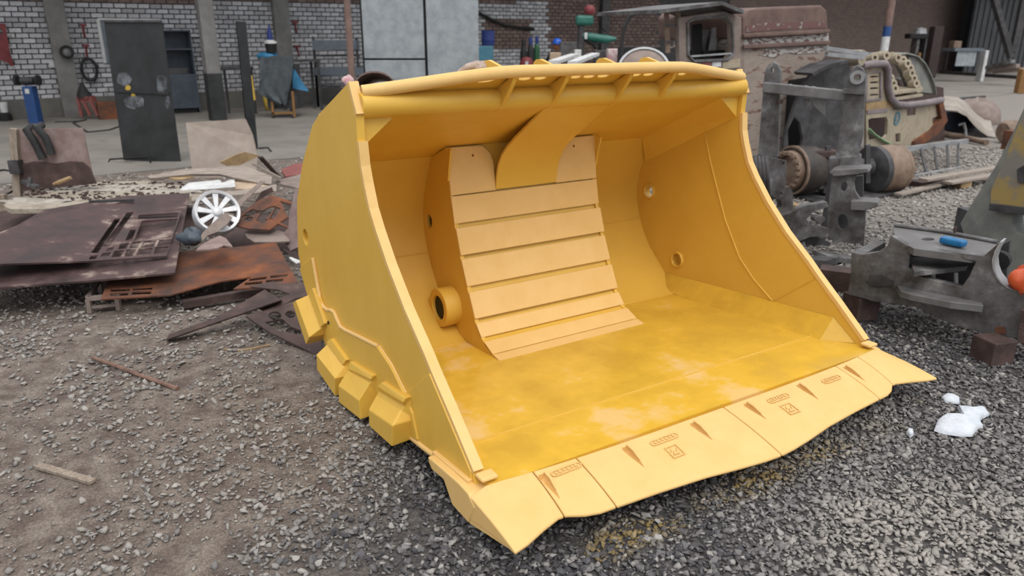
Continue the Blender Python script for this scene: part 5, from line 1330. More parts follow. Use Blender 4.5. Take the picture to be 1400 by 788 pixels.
# green drill press
YG = 18.6
dr = thing('drill_press', 'green drill press with a red motor cap behind the bucket', 'drill', (at(795, 80, YG).x, YG, 0.012))
cx = at(794, 60, YG).x
MB().tube([Vector((cx, YG, 0.012)), Vector((cx, YG, at(0, 25, YG).z))], 0.09, 12).build('column', 'steel_dark', dr, world=True, smooth=40)
MB().box(((at(787, 27, YG).x + at(811, 27, YG).x) / 2, YG, (at(0, 21, YG).z + at(0, 35, YG).z) / 2), (at(811, 27, YG).x - at(787, 27, YG).x, 0.3, at(0, 21, YG).z - at(0, 35, YG).z)).build('head', 'green_machine', dr, world=True, bevel=0.06)
MB().lathe([(0.1, 0), (0.13, 0.05), (0.12, 0.16), (0.05, 0.21), (0, 0.21)], at(806, 20, YG), UP, 14).build('motor_cap', 'red_paint', dr, world=True, smooth=50)
MB().tube([at(792, 48, YG), at(812, 52, YG), at(830, 54, YG), at(843, 53, YG)], [0.08, 0.11, 0.10, 0.03], 10).build('arm', 'green_machine', dr, world=True, smooth=50)
MB().tube([at(797, 52, YG), at(812, 60, YG), at(816, 66, YG)], 0.06, 8).build('brace', 'rubber', dr, world=True, smooth=50)
MB().box(at(801, 49, YG - 0.2), (0.06, 0.03, 0.14)).build('label', 'white_paint', dr, world=True)
MB().box((at(800, 84, YG).x, YG, 0.06), (0.6, 0.5, 0.1)).build('base', 'steel_dark', dr, world=True)
MB().tube([at(822, 48, YG), at(824, 38, YG), at(828, 43, YG)], 0.03, 6).build('lever', 'black', dr, world=True)
st_ = standing('dark_cabinet', 'steel_dark', 'dark open cabinet right of the green drill', 'cabinet', 814, 833, 69, 17.5)
standing('red_white_box', 'rag_pink', 'white box with a red mark right of the dark cabinet', 'box', 832, 847, 67, 17.0)
standing('dark_workbench', 'black', 'dark low workbench left of the rusty cab', 'bench', 848, 905, 64, 16.5)
cbp = [at(849, 80, 15), at(850, 58, 15), at(853, 40, 15), at(861, 22, 15), at(872, 17, 15), at(890, 16, 15), at(908, 14, 15)]
solo(MB().tube(cbp, 0.035, 8), 'arched_hose', 'rubber', 'dark hose arching up left of the rusty cab', 'hose', smooth=60)
dc = at(880, 96, 8.2); dn = Vector((-0.1, -0.75, 0.55)).normalized()
dk = thing('rusty_disc', 'large rusty round disc rising behind the bucket top edge', 'disc', (dc.x, dc.y, 0.0))
MB().lathe([(0, 0.02), (0.22, 0.02), (0.255, 0.0), (0.27, 0.0), (0.27, -0.03), (0, -0.03)], dc, dn, 32).build('plate', 'rust_dusty', dk, world=True, smooth=30)
MB().lathe([(0.25, -0.04), (0.275, -0.04), (0.275, 0.02), (0.25, 0.02)], dc, dn, 32, closed=True).build('rim', 'steel_pale', dk, world=True, smooth=30)
MB().tube([Vector((dc.x, dc.y + 0.1, 0)), Vector((dc.x, dc.y + 0.1, dc.z))], 0.06, 10).build('stand', 'steel_dark', dk, world=True)

# crumbs of slag on the powder-covered table
rd = np.random.default_rng(77); mb = MB()
for k in range(420):
    px, py = rd.uniform(30, 250), rd.uniform(250, 276)
    p = on_plane(px, py, PT[0], PT[1]); r = rd.uniform(0.006, 0.024)
    mb.box(p + UP * r * 0.3, (r * 1.6, r, r * 0.7), rd.uniform(0, 3))
crumbs = solo(mb, 'slag_crumbs', 'rust_brown', 'dark slag crumbs scattered over the powder-covered table', 'slag'); crumbs['kind'] = 'stuff'
mb = MB()
for k, (px, py, rx, ry) in enumerate(((45, 275, 0.35, 0.12), (120, 260, 0.45, 0.12), (175, 256, 0.4, 0.12), (230, 262, 0.3, 0.10))):
    p = on_plane(px, py, PT[0], PT[1]); b_ = blob((p.x, p.y, p.z), rx, ry, 0.016, 60 + k, 0.3, 26, 6); mb.add(b_.v, b_.f)
pw = solo(mb, 'white_powder', 'powder_white', 'white powder spilled over the low scrap table', 'powder', smooth=60); pw['kind'] = 'stuff'

# ================================================================== RIGHT SIDE: MACHINE PARTS
def vplane(pxa, Ya, pxb, Yb, py=200):
    a, b = at(pxa, py, Ya), at(pxb, py, Yb); d = Vector((b.x - a.x, b.y - a.y, 0)).normalized()
    n = Vector((-d.y, d.x, 0))
    if n.y < 0: n = -n
    return a, n, d          # n points away from the camera
def vp(pl, pts, off=0.0): return [on_plane(x, y, pl[0] + pl[1] * off, pl[1]) for x, y in pts]
def vplate(pl, outer, holes, th, name, m_, parent, off=0.0, bevel=0.0, smooth=None):
    return MB().plate([vp(pl, outer, off)] + [vp(pl, h, off) for h in holes], pl[1] * th).build(name, m_, parent, world=True, bevel=bevel, smooth=smooth)
def vbar(pl, a, b, w, h, name, m_, parent, off=0.0, bevel=0.0):
    P = vp(pl, [a, b], off); return MB().bar(P[0], P[1], w, h).build(name, m_, parent, world=True, bevel=bevel)

# ---------------- rusty cab and hood
HP = vplane(1018, 9.6, 1133, 10.5, 100)
g_ = HP[0].copy(); g_.z = 0
cab = thing('rusty_cab', 'rusty excavator cab and hood with chipped white paint behind the bucket', 'machine cab', g_)
vplate(HP, [(1016, 22), (1022, 14), (1040, 10), (1124, 7), (1131, 14), (1133, 46), (1016, 54)], [], 1.5, 'hood_top', 'hood_rust', cab, bevel=0.03)
vplate(HP, [(1017, 52), (1133, 45), (1133, 62), (1017, 68)], [], 1.3, 'hood_band', 'hood_chipped', cab, off=0.03)
vbar(HP, (1016, 49), (1134, 43), 0.04, 0.045, 'hood_rib', 'hood_rust', cab, -0.01, 0.01)
vbar(HP, (1016, 64), (1134, 58), 0.04, 0.05, 'hood_rib', 'hood_rust', cab, -0.01, 0.01)
vplate(HP, [(1017, 64), (1133, 58), (1133, 72), (1113, 92), (1100, 112), (1090, 138), (1081, 165), (1072, 195), (1064, 250), (1018, 254)], [], 1.0, 'hood_side', 'hood_paint', cab, off=0.02)
vplate(HP, [(1042, 76), (1048, 66), (1080, 68), (1110, 62), (1126, 64), (1122, 72), (1090, 74), (1072, 72), (1060, 79)], [], 0.01, 'white_paint_patch', 'hood_chipped', cab, off=0.012)
vplate(HP, [(1020, 36), (1050, 30), (1075, 31), (1130, 29), (1130, 38), (1070, 40), (1020, 44)], [], 0.01, 'paint_patch', 'hood_red_chip', cab, off=-0.006)
WPn = vplane(925, 9.15, 1018, 9.6, 60)
vplate(WPn, [(928, 24), (990, 15), (1014, 24), (1018, 60), (1019, 256), (932, 256)], [[(941, 33), (950, 28), (988, 24), (999, 33), (1001, 72), (994, 80), (950, 82), (943, 74)]], 0.08, 'window_wall', 'rust_dusty', cab, bevel=0.01)
ol = vp(WPn, [(940, 31), (950, 26), (989, 22), (1001, 32), (1003, 73), (995, 82), (949, 84), (941, 75)], -0.01)
MB().tube(ol, 0.02, 6, closed=True).build('window_frame', 'steel_grey', cab, world=True)
vplate(WPn, [(938, 24), (1004, 18), (1006, 86), (940, 90)], [], 0.02, 'inner_wall', 'hub_rust', cab, off=1.1)
vplate(WPn, [(948, 34), (960, 32), (960, 78), (948, 78)], [], 0.04, 'door_post', 'black', cab, off=0.35)
vplate(WPn, [(958, 42), (976, 40), (974, 74), (960, 74)], [], 0.3, 'seat_back', 'steel_grey', cab, off=0.5)
vplate(WPn, [(976, 38), (984, 38), (978, 76), (970, 76)], [], 0.04, 'lever', 'steel_pale', cab, off=0.4)
vplate(WPn, [(962, 70), (1000, 68), (1000, 82), (962, 82)], [], 0.4, 'console', 'black', cab, off=0.3)
vbar(WPn, (944, 77), (1000, 73), 0.02, 0.02, 'grab_rail', 'steel_pale', cab, 0.0)
rt = vp(WPn, [(902, 13), (988, 2), (1018, 14)], -0.15); rb_ = [p + WPn[1] * 1.3 for p in rt]
MB().add(rt + rb_ + [p - UP * 0.04 for p in rt + rb_], [(0, 1, 4, 3), (1, 2, 5, 4), (6, 9, 10, 7), (7, 10, 11, 8), (0, 6, 7, 1), (1, 7, 8, 2), (3, 4, 10, 9), (4, 5, 11, 10), (0, 3, 9, 6), (2, 8, 11, 5)]).build('roof', 'steel_grey', cab, world=True)
for x, yb in ((911, 72), (927, 100)): vbar(WPn, (x, 14), (x + 2, yb), 0.05, 0.05, 'corner_post', 'hub_rust', cab, 0.1)
for y in (34, 57): vbar(WPn, (910, y), (930, y - 1), 0.02, 0.02, 'hinge_arm', 'steel_dark', cab, 0.05)
vplate(WPn, [(960, 86), (972, 85), (972, 92), (960, 93)], [], 0.01, 'red_decal', 'red_dull', cab, off=-0.012)
vplate(WPn, [(974, 85), (986, 84), (986, 91), (974, 92)], [], 0.01, 'white_decal', 'white_paint', cab, off=-0.012)
vplate(WPn, [(988, 84), (1012, 80), (1012, 92), (988, 95)], [], 0.01, 'yellow_decal', 'cream_paint', cab, off=-0.012)

# ---------------- dark fender housing and rails
FP = vplane(1070, 9.2, 1165, 9.5, 150)
g_ = FP[0].copy(); g_.z = 0
fen = thing('dark_fender', 'dark curved fender housing between the rusty hood and the cream body', 'fender', g_)
vplate(FP, [(1110, 100), (1133, 88), (1160, 82), (1166, 120), (1166, 240), (1070, 240), (1072, 190), (1084, 152), (1096, 120)], [[(1077, 178), (1086, 160), (1094, 168), (1098, 190), (1094, 210), (1078, 210)]], 0.05, 'side', 'steel_dark', fen, off=0.3)
vplate(FP, [(1110, 100), (1133, 88), (1160, 82), (1160, 86), (1134, 92), (1113, 104)], [], 0.35, 'lip', 'steel_dark', fen, off=0.0)
vplate(FP, [(1080, 110), (1166, 95), (1166, 240), (1070, 240)], [], 0.03, 'inner_wall', 'black', fen, off=0.7)
for a_, b_ in (((1128, 66), (1185, 74)), ((1130, 74), (1180, 79))): vbar(FP, a_, b_, 0.06, 0.05, 'rail', 'steel_pale', fen, 0.25)

# ---------------- cream machine body with louvres
DP = vplane(1160, 10.2, 1290, 12.0, 150)
g_ = DP[0].copy(); g_.z = 0
dz = thing('cream_machine_body', 'stripped cream and rust bulldozer body with louvred panel', 'machine body', g_)
vplate(DP, [(1183, 92), (1216, 92), (1218, 140), (1222, 150), (1185, 156)], [[(1190, y), (1201, y - 0.6), (1201, y + 1.8), (1190, y + 2.4)] for y in (104, 112, 120, 129)], 0.03, 'louvre_panel', 'cream_paint', dz, bevel=0.005)
vplate(DP, [(1184, 98), (1206, 97), (1206, 136), (1184, 140)], [[(1186, 100), (1204, 99), (1204, 134), (1186, 137)]], 0.02, 'louvre_frame', 'purple_grey', dz, off=-0.02)
vplate(DP, [(1184, 152), (1222, 147), (1232, 150), (1288, 141), (1293, 158), (1282, 176), (1254, 196), (1230, 206), (1185, 225)],
       [[(1187, 164), (1191, 162), (1212, 160), (1214, 166), (1213, 184), (1210, 188), (1188, 192)], [(1240, 148), (1252, 146), (1252, 157), (1240, 159)], [(1275, 161), (1283, 159), (1282, 168), (1275, 170)], [(1224, 183), (1231, 182), (1231, 194), (1225, 195)]], 0.04, 'lower_panel', 'cream_paint', dz, bevel=0.006)
vplate(DP, [(1184, 140), (1222, 137), (1224, 147), (1184, 152)], [], 0.03, 'yellow_band', 'wood_tan', dz, off=-0.004)
vplate(DP, [(1186, 151), (1214, 148), (1214, 153), (1186, 156)], [], 0.01, 'faded_lettering_strip', 'purple_grey', dz, off=-0.012)
vplate(DP, [(1184, 100), (1290, 120), (1292, 215), (1184, 235)], [], 0.03, 'inner_wall', 'rust_brown', dz, off=0.8)
MB().tube(vp(DP, [(1178, 90), (1190, 88), (1210, 87), (1214, 95), (1214, 118), (1218, 134), (1226, 143), (1240, 144), (1265, 141), (1287, 137)], -0.04), 0.05, 10).build('bumper_tube', 'purple_grey', dz, world=True, smooth=50)
vplate(DP, [(1283, 136), (1290, 140), (1296, 165), (1284, 182), (1258, 200), (1250, 203), (1252, 194), (1276, 178), (1288, 162)], [], 0.10, 'rusty_tail', 'rust_orange', dz, off=-0.06)
MB().lathe([(0.05, -0.05), (0.10, -0.05), (0.10, 0.2), (0.05, 0.2)], vp(DP, [(1174, 79)], -0.1)[0], DP[1], 18, closed=True).build('pivot_ring', 'cream_paint', dz, world=True, smooth=40)
chain = [(1192, 80), (1200, 77), (1208, 77), (1216, 78), (1224, 80), (1231, 83), (1237, 88), (1241, 94), (1243, 101), (1246, 108), (1249, 115), (1252, 122), (1214, 108), (1218, 115), (1220, 122), (1222, 129)]
for i, (x, y) in enumerate(chain):
    c_ = vp(DP, [(x, y)], 0.1 + 0.1 * (i % 2))[0]
    MB().lathe([(0.028, -0.06), (0.062, -0.06), (0.062, 0.06), (0.028, 0.06)], c_, (Vector((0.3, -0.9, 0.2))), 12, closed=True).build('chain_link', 'cream_paint', dz, world=True)
rows = [[p, p + DP[1] * 0.5] for p in vp(DP, [(1226, 74), (1242, 72), (1256, 76), (1266, 86), (1274, 102), (1279, 116), (1281, 128)], 0.25)]
MB().sheet(rows, (0, 0, -0.02)).build('curved_fender', 'boom_grey', dz, world=True, smooth=50)
vplate(DP, [(1242, 78), (1256, 78), (1268, 95), (1277, 128), (1258, 126), (1250, 100)], [], 0.03, 'fender_side', 'boom_grey', dz, off=0.3)
for y0, y1, nm in ((120, 126, 'deck_plate'), (128, 134, 'deck_plate')):
    P = vp(DP, [(1222, y1), (1262, y1 - 6)], 0.0); MB().add(P + [P[1] + DP[1] * 0.4, P[0] + DP[1] * 0.4] + [p - UP * 0.04 for p in P] + [P[1] + DP[1] * 0.4 - UP * 0.04, P[0] + DP[1] * 0.4 - UP * 0.04], [(0, 1, 2, 3), (7, 6, 5, 4), (0, 4, 5, 1), (1, 5, 6, 2), (2, 6, 7, 3), (3, 7, 4, 0)]).build(nm, 'cream_paint', dz, world=True)
c_ = vp(DP, [(1227, 162)], -0.012)[0]
MB().plate([circ(c_, 0.085, DP[2], UP, 20, 0.10), circ(c_, 0.06, DP[2], UP, 20, 0.075)], DP[1] * 0.008).build('round_sticker', 'light_blue', dz, world=True)
MB().plate([circ(c_, 0.035, DP[2], UP, 6, 0.05)], DP[1] * 0.008).build('sticker_centre', 'steel_pale', dz, world=True)
for k in range(4):
    MB().tube(vp(DP, [(1188 + k, 176 + k * 2), (1196 + k * 2, 184 + k * 2), (1208 + k * 2, 192 + k * 2), (1222, 200 + k * 3)], -0.05 + 0.03 * k), 0.014, 6).build('green_wire', 'green_hose', dz, world=True, smooth=60)

# ---------------- axle with two drums
axl = thing('drive_axle', 'dark axle with two worn wheel drums standing behind the loader frame', 'axle', (G(1150, 268).x, G(1150, 268).y, 0))
def drum(cx, cy, Y, axis, r, parent, m_='hub_dark', cap=None):
    c_ = at(cx, cy, Y); ax = Vector(axis).normalized()
    MB().lathe([(0, -0.02), (r * 0.62, -0.02), (r * 0.62, -0.08), (r * 0.80, -0.08), (r * 0.82, 0.0)], c_, ax, 32).build('gear_ring', 'hub_rust', parent, world=True, smooth=30)
    MB().lathe([(r * 0.80, 0.0), (r * 0.97, 0.0), (r, 0.02), (r, 0.16), (r * 0.95, 0.28), (r * 0.88, 0.34), (0, 0.35)], c_, ax, 36).build('drum', m_, parent, world=True, smooth=35)
    MB().lathe([(r * 0.93, -0.012), (r * 1.01, -0.012), (r * 1.01, 0.02), (r * 0.93, 0.02)], c_, ax, 36, closed=True).build('rim', 'hub_rust', parent, world=True, smooth=30)
    a_ = ax.cross(UP).normalized(); b_ = ax.cross(a_).normalized()
    for i in range(18):
        t = 2 * math.pi * i / 18; d_ = a_ * math.cos(t) + b_ * math.sin(t)
        q = c_ + d_ * r * 0.73 - ax * 0.095
        MB().bar(q - ax * 0.02, q + ax * 0.02, 0.05, 0.035).build('tooth', 'hub_rust', parent, world=True)
drum(1082, 233, 8.75, (0.93, 0.36, 0), 0.285, axl)
drum(1222, 230, 9.15, (-0.93, -0.36, 0), 0.29, axl, 'hub_rust')
MB().lathe([(0, 0.35), (0.27, 0.35), (0.285, 0.30), (0.285, 0.38), (0.2, 0.41), (0, 0.41)], at(1222, 230, 9.15), (-0.93, -0.36, 0), 32).build('brake_disc', 'steel_dark', axl, world=True, smooth=30)
MB().tube([at(1110, 232, 8.85), at(1190, 229, 8.98)], 0.11, 14).build('axle_tube', 'steel_dark', axl, world=True, smooth=40)
for x, yt, yb in ((1122, 205, 258), (1132, 200, 252), (1186, 198, 250)):
    MB().bar(at(x, yt, 8.7), at(x, yb, 8.7), 0.05).build('bracket', 'steel_dark', axl, world=True)
MB().box(at(1125, 210, 8.75), (0.3, 0.2, 0.09)).build('housing', 'rust_brown', axl, world=True, bevel=0.02)
for k, pts in enumerate(([(1140, 232), (1140, 255)],)):
    pass
MB().box(at(1140, 252, 8.85), (0.35, 0.3, 0.16)).build('support_block', 'steel_dark', axl, world=True)
solo(MB().plate([[G(1075, 262, .03), G(1130, 255, .03), G(1205, 258, .03), G(1240, 262, .03), G(1190, 270, .03), G(1120, 278, .03)]], (0, 0, -0.03)), 'floor_plate_steel', 'steel_dark', 'dark steel plate lying on the gravel under the wheel drums', 'steel plate')

# ---------------- loader frame standing upright
FR = vplane(1050, 7.45, 1165, 7.1, 150)
g_ = FR[0].copy(); g_.z = 0
lf = thing('upright_loader_frame', 'grey steel loader frame with two pin-hole uprights and a crossbar', 'machine frame', g_)
vplate(FR, [(1036, 215), (1041, 150), (1044, 112), (1046, 97), (1050, 88), (1057, 84), (1063, 88), (1067, 97), (1066, 130), (1063, 215)], [ellpx(1056, 96, 2.5, 4, 10)], 0.10, 'upright', 'steel_grey', lf, off=0.12, bevel=0.006)
vplate(FR, [(1141, 220), (1150, 165), (1157, 125), (1160, 103), (1165, 92), (1172, 89), (1180, 94), (1184, 105), (1182, 140), (1180, 185), (1172, 220)], [ellpx(1171, 106, 4.5, 6.5, 14)], 0.10, 'upright', 'steel_grey', lf, bevel=0.006)
P = vp(FR, [(1172, 106)], -0.03)[0]; MB().lathe([(0.032, 0), (0.062, 0), (0.062, 0.04), (0.032, 0.04)], P, FR[1], 20, closed=True).build('pin_collar', 'steel_pale', lf, world=True, smooth=40)
vbar(FR, (1153, 124), (1182, 126), 0.06, 0.04, 'pin_ledge', 'steel_grey', lf, -0.03)
vbar(FR, (1044, 119), (1157, 131), 0.11, 0.095, 'crossbar', 'steel_mid', lf, 0.06, 0.008)
for x in (1080, 1102, 1112, 1140): MB().box(vp(FR, [(x, 118 + (x - 1080) * 0.1)], 0.06)[0], (0.025, 0.04, 0.04)).build('stud', 'steel_pale', lf, world=True)
vplate(FR, [(1099, 134), (1108, 135), (1108, 150), (1099, 143)], [], 0.03, 'gusset', 'steel_grey', lf, off=0.1)
vplate(FR, [(1112, 136), (1128, 138), (1128, 159), (1112, 144)], [], 0.03, 'gusset', 'steel_mid', lf, off=0.05)
MB().box(vp(FR, [(1066, 139)], 0.05)[0], (0.05, 0.06, 0.04)).build('bolt', 'rust_brown', lf, world=True)
vplate(FR, [(1133, 216), (1176, 213), (1177, 236), (1134, 238)], [], 0.18, 'collar', 'steel_grey', lf, off=-0.02, bevel=0.006)
FR2 = vplane(1135, 6.75, 1185, 6.6, 290)
vplate(FR2, [(1134, 236), (1142, 233), (1186, 231), (1188, 235), (1172, 238), (1140, 241)], [], 0.3, 'flange', 'steel_mid', lf, off=-0.05)
vplate(FR2, [(1138, 240), (1166, 238), (1172, 238), (1167, 250), (1169, 262), (1178, 276), (1200, 277), (1200, 283), (1183, 288), (1183, 300), (1180, 352), (1147, 352), (1131, 328), (1131, 290)],
       [ellpx(1154, 255, 4.5, 7, 12, 0.3), ellpx(1152, 304, 7.5, 11, 16)], 0.06, 'lower_plate', 'steel_grey', lf, bevel=0.006)
vplate(FR2, [(1140, 245), (1180, 240), (1180, 350), (1140, 350)], [ellpx(1152, 304, 9, 13, 16), ellpx(1154, 255, 6, 8, 12)], 0.05, 'rear_plate', 'steel_dark', lf, off=0.3)
vplate(FR2, [(1163, 275), (1178, 275), (1200, 277), (1201, 282), (1182, 288), (1163, 287)], [], 0.22, 'side_lug', 'steel_mid', lf, off=-0.1, bevel=0.006)
# low brackets
FR3 = vplane(1050, 6.4, 1135, 6.55, 290)
vplate(FR3, [(1046, 213), (1076, 220), (1074, 270), (1062, 273), (1046, 262)], [ellpx(1071, 224, 1.5, 1.8, 8), ellpx(1068, 265, 1.5, 1.8, 8)], 0.03, 'bolt_plate', 'steel_grey', lf, off=-0.1, bevel=0.005)
vplate(FR3, [(1050, 262), (1078, 255), (1084, 262), (1085, 290), (1070, 297), (1056, 297), (1048, 284)], [ellpx(1062, 280, 7, 8, 14)], 0.08, 'eye_bracket', 'steel_grey', lf, off=0.0, bevel=0.006)
vplate(FR3, [(1058, 297), (1075, 293), (1100, 281), (1131, 276), (1133, 283), (1112, 290), (1103, 300), (1112, 309), (1133, 312), (1133, 324), (1108, 324), (1094, 330), (1085, 346), (1074, 330)], [ellpx(1121, 300, 8, 5, 12)], 0.06, 'arm_plate', 'steel_grey', lf, off=-0.05, bevel=0.006)
vplate(FR3, [(1096, 326), (1118, 323), (1136, 332), (1147, 350), (1120, 344), (1096, 336)], [], 0.05, 'link_plate', 'steel_dark', lf, off=0.05, bevel=0.006)
vbar(FR3, (1120, 349), (1170, 356), 0.2, 0.04, 'foot_plate', 'steel_grey', lf, -0.4)
gb = [G(1118, 392), G(1162, 398)]
MB().bar(gb[0] + UP * 0.08, gb[1] + UP * 0.08, 0.16, 0.16).build('base_beam', 'rust_brown', lf, world=True)
MB().bar(gb[0] + UP * 0.16 + Vector((0, 0.1, 0)), at(1150, 350, 6.5), 0.14, 0.05).build('base_gusset', 'steel_dark', lf, world=True)
MB().bar(Vector((at(1158, 340, 6.7).x, 6.75, 0)), at(1158, 345, 6.75), 0.2).build('base_post', 'rust_brown', lf, world=True)
MB().bar(at(1092, 335, 6.45), Vector((at(1092, 335, 6.45).x, 6.5, 0.0)), 0.12).build('base_post', 'steel_dark', lf, world=True)
MB().bar(Vector((at(1050, 215, 7.5).x, 7.55, 0)), at(1050, 212, 7.55), 0.16).build('base_post', 'steel_dark', lf, world=True)
MB().bar(Vector((at(1158, 218, 7.15).x, 7.2, 0)), at(1156, 216, 7.2), 0.2).build('base_post', 'steel_dark', lf, world=True)
for k in range(4):
    x = 1032 + k * 5
    MB().tube([at(x, 214 + k, 6.15), at(x + 1, 225, 6.1), at(x + 2, 245, 6.12), at(x + 3, 262, 6.18), at(x + 5, 285, 6.3)], 0.022, 8).build('hose_fold', 'steel_dark', lf, world=True, smooth=60)
solo(MB().box(G(1090, 290) + UP * 0.04, (0.10, 0.25, 0.08), 0.3), 'wood_block', 'wood_tan', 'small tan wood block on the gravel behind the eye bracket', 'wood block', bevel=0.005)

# ---------------- casting on blocks at the right
CPn = vplane(1160, 4.72, 1390, 4.08, 400)
g_ = CPn[0].copy(); g_.z = 0
cs = thing('articulation_casting', 'big grey steel articulation casting resting on rusty blocks at right', 'machine casting', g_)
vplate(CPn, [(1159, 401), (1163, 371), (1164, 345), (1180, 348), (1200, 345), (1213, 336), (1219, 322), (1244, 338), (1345, 350), (1366, 332), (1356, 355), (1360, 377), (1375, 393), (1400, 400), (1450, 404), (1450, 480), (1394, 464), (1345, 457), (1287, 438), (1253, 420), (1196, 413)],
       [[(1245, 343), (1242, 366), (1256, 378), (1315, 392), (1325, 378), (1334, 358), (1300, 350)]], 0.05, 'near_plate', 'steel_grey', cs, bevel=0.005)
vplate(CPn, [(1210, 345), (1244, 338), (1345, 345), (1380, 330), (1375, 393), (1450, 398), (1450, 455), (1210, 400)], [[(1250, 352), (1255, 362), (1312, 368), (1320, 352)]], 0.05, 'far_plate', 'steel_dark', cs, off=0.42)
vplate(CPn, [(1165, 345), (1180, 348), (1180, 362), (1165, 362)], [], 0.42, 'left_tie', 'steel_grey', cs, off=0.02)
curve = vp(CPn, [(1367, 331), (1360, 343), (1356, 355), (1357, 367), (1361, 378), (1368, 387), (1377, 394), (1388, 398), (1402, 401)], -0.012)
MB().sheet([[p, p + CPn[1] * 0.10 + UP * 0.004] for p in curve], CPn[2] * 0.012).build('curved_rim', 'steel_pale', cs, world=True, smooth=60)
z_f = on_plane(1244, 336, CPn[0], CPn[1]).z
MB().plate([[G(x, y, z_f) for x, y in ((1222, 308), (1290, 317), (1366, 331), (1352, 350), (1330, 350), (1250, 340), (1235, 332), (1221, 318))], [G(x, y, z_f) for x, y in ellpx(1269, 327, 9, 2.2, 12)]], (0, 0, -0.045)).build('top_flange', 'steel_mid', cs, world=True, bevel=0.004)
MB().tube([G(x, y, z_f + 0.012) for x, y in ((1223, 308), (1290, 317), (1364, 331))], 0.014, 8).build('flange_bead', 'steel_grey', cs, world=True, smooth=50)
z_l = on_plane(1300, 412, CPn[0], CPn[1]).z + 0.03
MB().plate([[G(x, y, z_l) for x, y in ((1227, 390), (1231, 384), (1245, 382), (1262, 384), (1340, 405), (1345, 418), (1300, 413), (1245, 402), (1232, 398))], [G(x, y, z_l) for x, y in ellpx(1254, 392, 11, 3, 14)]], (0, 0, -0.045)).build('lower_lobe', 'steel_mid', cs, world=True, bevel=0.005)
MB().plate([[G(x, y, z_f - 0.12) for x, y in ((1244, 352), (1300, 352), (1325, 356), (1322, 364), (1250, 372))]], (0, 0, -0.03)).build('inner_shelf', 'steel_grey', cs, world=True)
for x, yt, yb in ((1276, 375, 382), (1307, 373, 390)): vbar(CPn, (x, yt), (x, yb), 0.018, 0.018, 'stud', 'steel_pale', cs, 0.12)
vplate(CPn, [(1185, 385), (1190, 376), (1205, 375), (1222, 384), (1220, 392), (1190, 392)], [], 0.012, 'cast_boss', 'steel_dark', cs, off=-0.008, bevel=0.003)
vplate(CPn, [(1360, 448), (1374, 447), (1376, 457), (1362, 457)], [], 0.01, 'rust_spot', 'rust_orange', cs, off=-0.006)
MB().lathe([(0.0, 0), (0.06, 0.0), (0.06, 0.06), (0, 0.06)], vp(CPn, [(1368, 355)], 0.3)[0], -CPn[1], 16).build('pin_end', 'black', cs, world=True)
vplate(CPn, [(1396, 425), (1450, 430), (1450, 485), (1391, 468)], [], 0.05, 'end_bracket', 'rust_brown', cs, off=-0.06)
for (gx_, gy_, h, sz, lab) in ((1178, 440, 0.165, 0.17, 'rusty square block under the left end of the grey casting'), (1362, 503, 0.15, 0.16, 'rusty square block under the right end of the grey casting')):
    q = G(gx_, gy_)
    solo(MB().box(q + Vector((0.02, 0.09, h / 2)), (sz, sz, h), 0.25), 'support_block', 'rust_brown', lab, 'block', 'blocks under the casting', bevel=0.006)
# blue clamp handle lying on the flange
q = G(1303, 329, z_f + 0.012)
bl = thing('blue_tool', 'bright blue plastic tool lying on the grey casting flange', 'tool', q)
MB().bar(G(1287, 327, z_f + 0.03), G(1320, 334, z_f + 0.03), 0.07, 0.045).build('body', 'blue_plastic', bl, world=True, bevel=0.016, seg=3)
MB().tube([q + UP * 0.05, q + UP * 0.09], 0.008, 8).build('pin', 'rust_brown', bl, world=True)
solo(blob(vp(CPn, [(1398, 383)], 0.03)[0], 0.07, 0.06, 0.075, 15, 0.22, 18, 12), 'orange_bag', 'bag_orange', 'crumpled orange and navy bag sitting on the casting at right edge', 'bag', smooth=50)

# ---------------- yellow and grey boom at the right edge
BP = vplane(1312, 5.75, 1400, 5.25, 280)
g_ = BP[0].copy(); g_.z = 0
bm_ = thing('loader_boom', 'grey and yellow loader boom slanting up at the right edge', 'machine boom', g_)
vplate(BP, [(1402, 148), (1393, 168), (1378, 205), (1364, 238), (1354, 262), (1354, 284), (1400, 290), (1460, 296), (1460, 148)], [], 0.10, 'yellow_cheek', 'boom_yellow', bm_, bevel=0.006)
vplate(BP, [(1400, 146), (1384, 182), (1362, 225), (1332, 272), (1312, 306), (1318, 322), (1334, 322), (1354, 284), (1368, 236), (1386, 196), (1404, 160)], [], 0.35, 'grey_flange', 'boom_grey', bm_, off=0.04, bevel=0.008)
vplate(BP, [(1320, 318), (1354, 285), (1460, 296), (1460, 400), (1372, 382), (1340, 350)], [[(1383, 292), (1401, 293), (1403, 322), (1390, 318), (1384, 306)]], 0.12, 'grey_body', 'boom_grey', bm_, off=0.02, bevel=0.008)
vbar(BP, (1356, 283), (1420, 291), 0.05, 0.05, 'seam_bar', 'steel_dark', bm_, -0.02)
vplate(BP, [(1390, 232), (1400, 226), (1402, 250), (1391, 250)], [], 0.02, 'dark_patch', 'steel_dark', bm_, off=-0.015)
MB().bar(Vector((g_.x + 0.25, g_.y + 0.1, 0)), Vector((g_.x + 0.25, g_.y + 0.1, 0.5)), 0.25).build('support_leg', 'steel_dark', bm_, world=True)

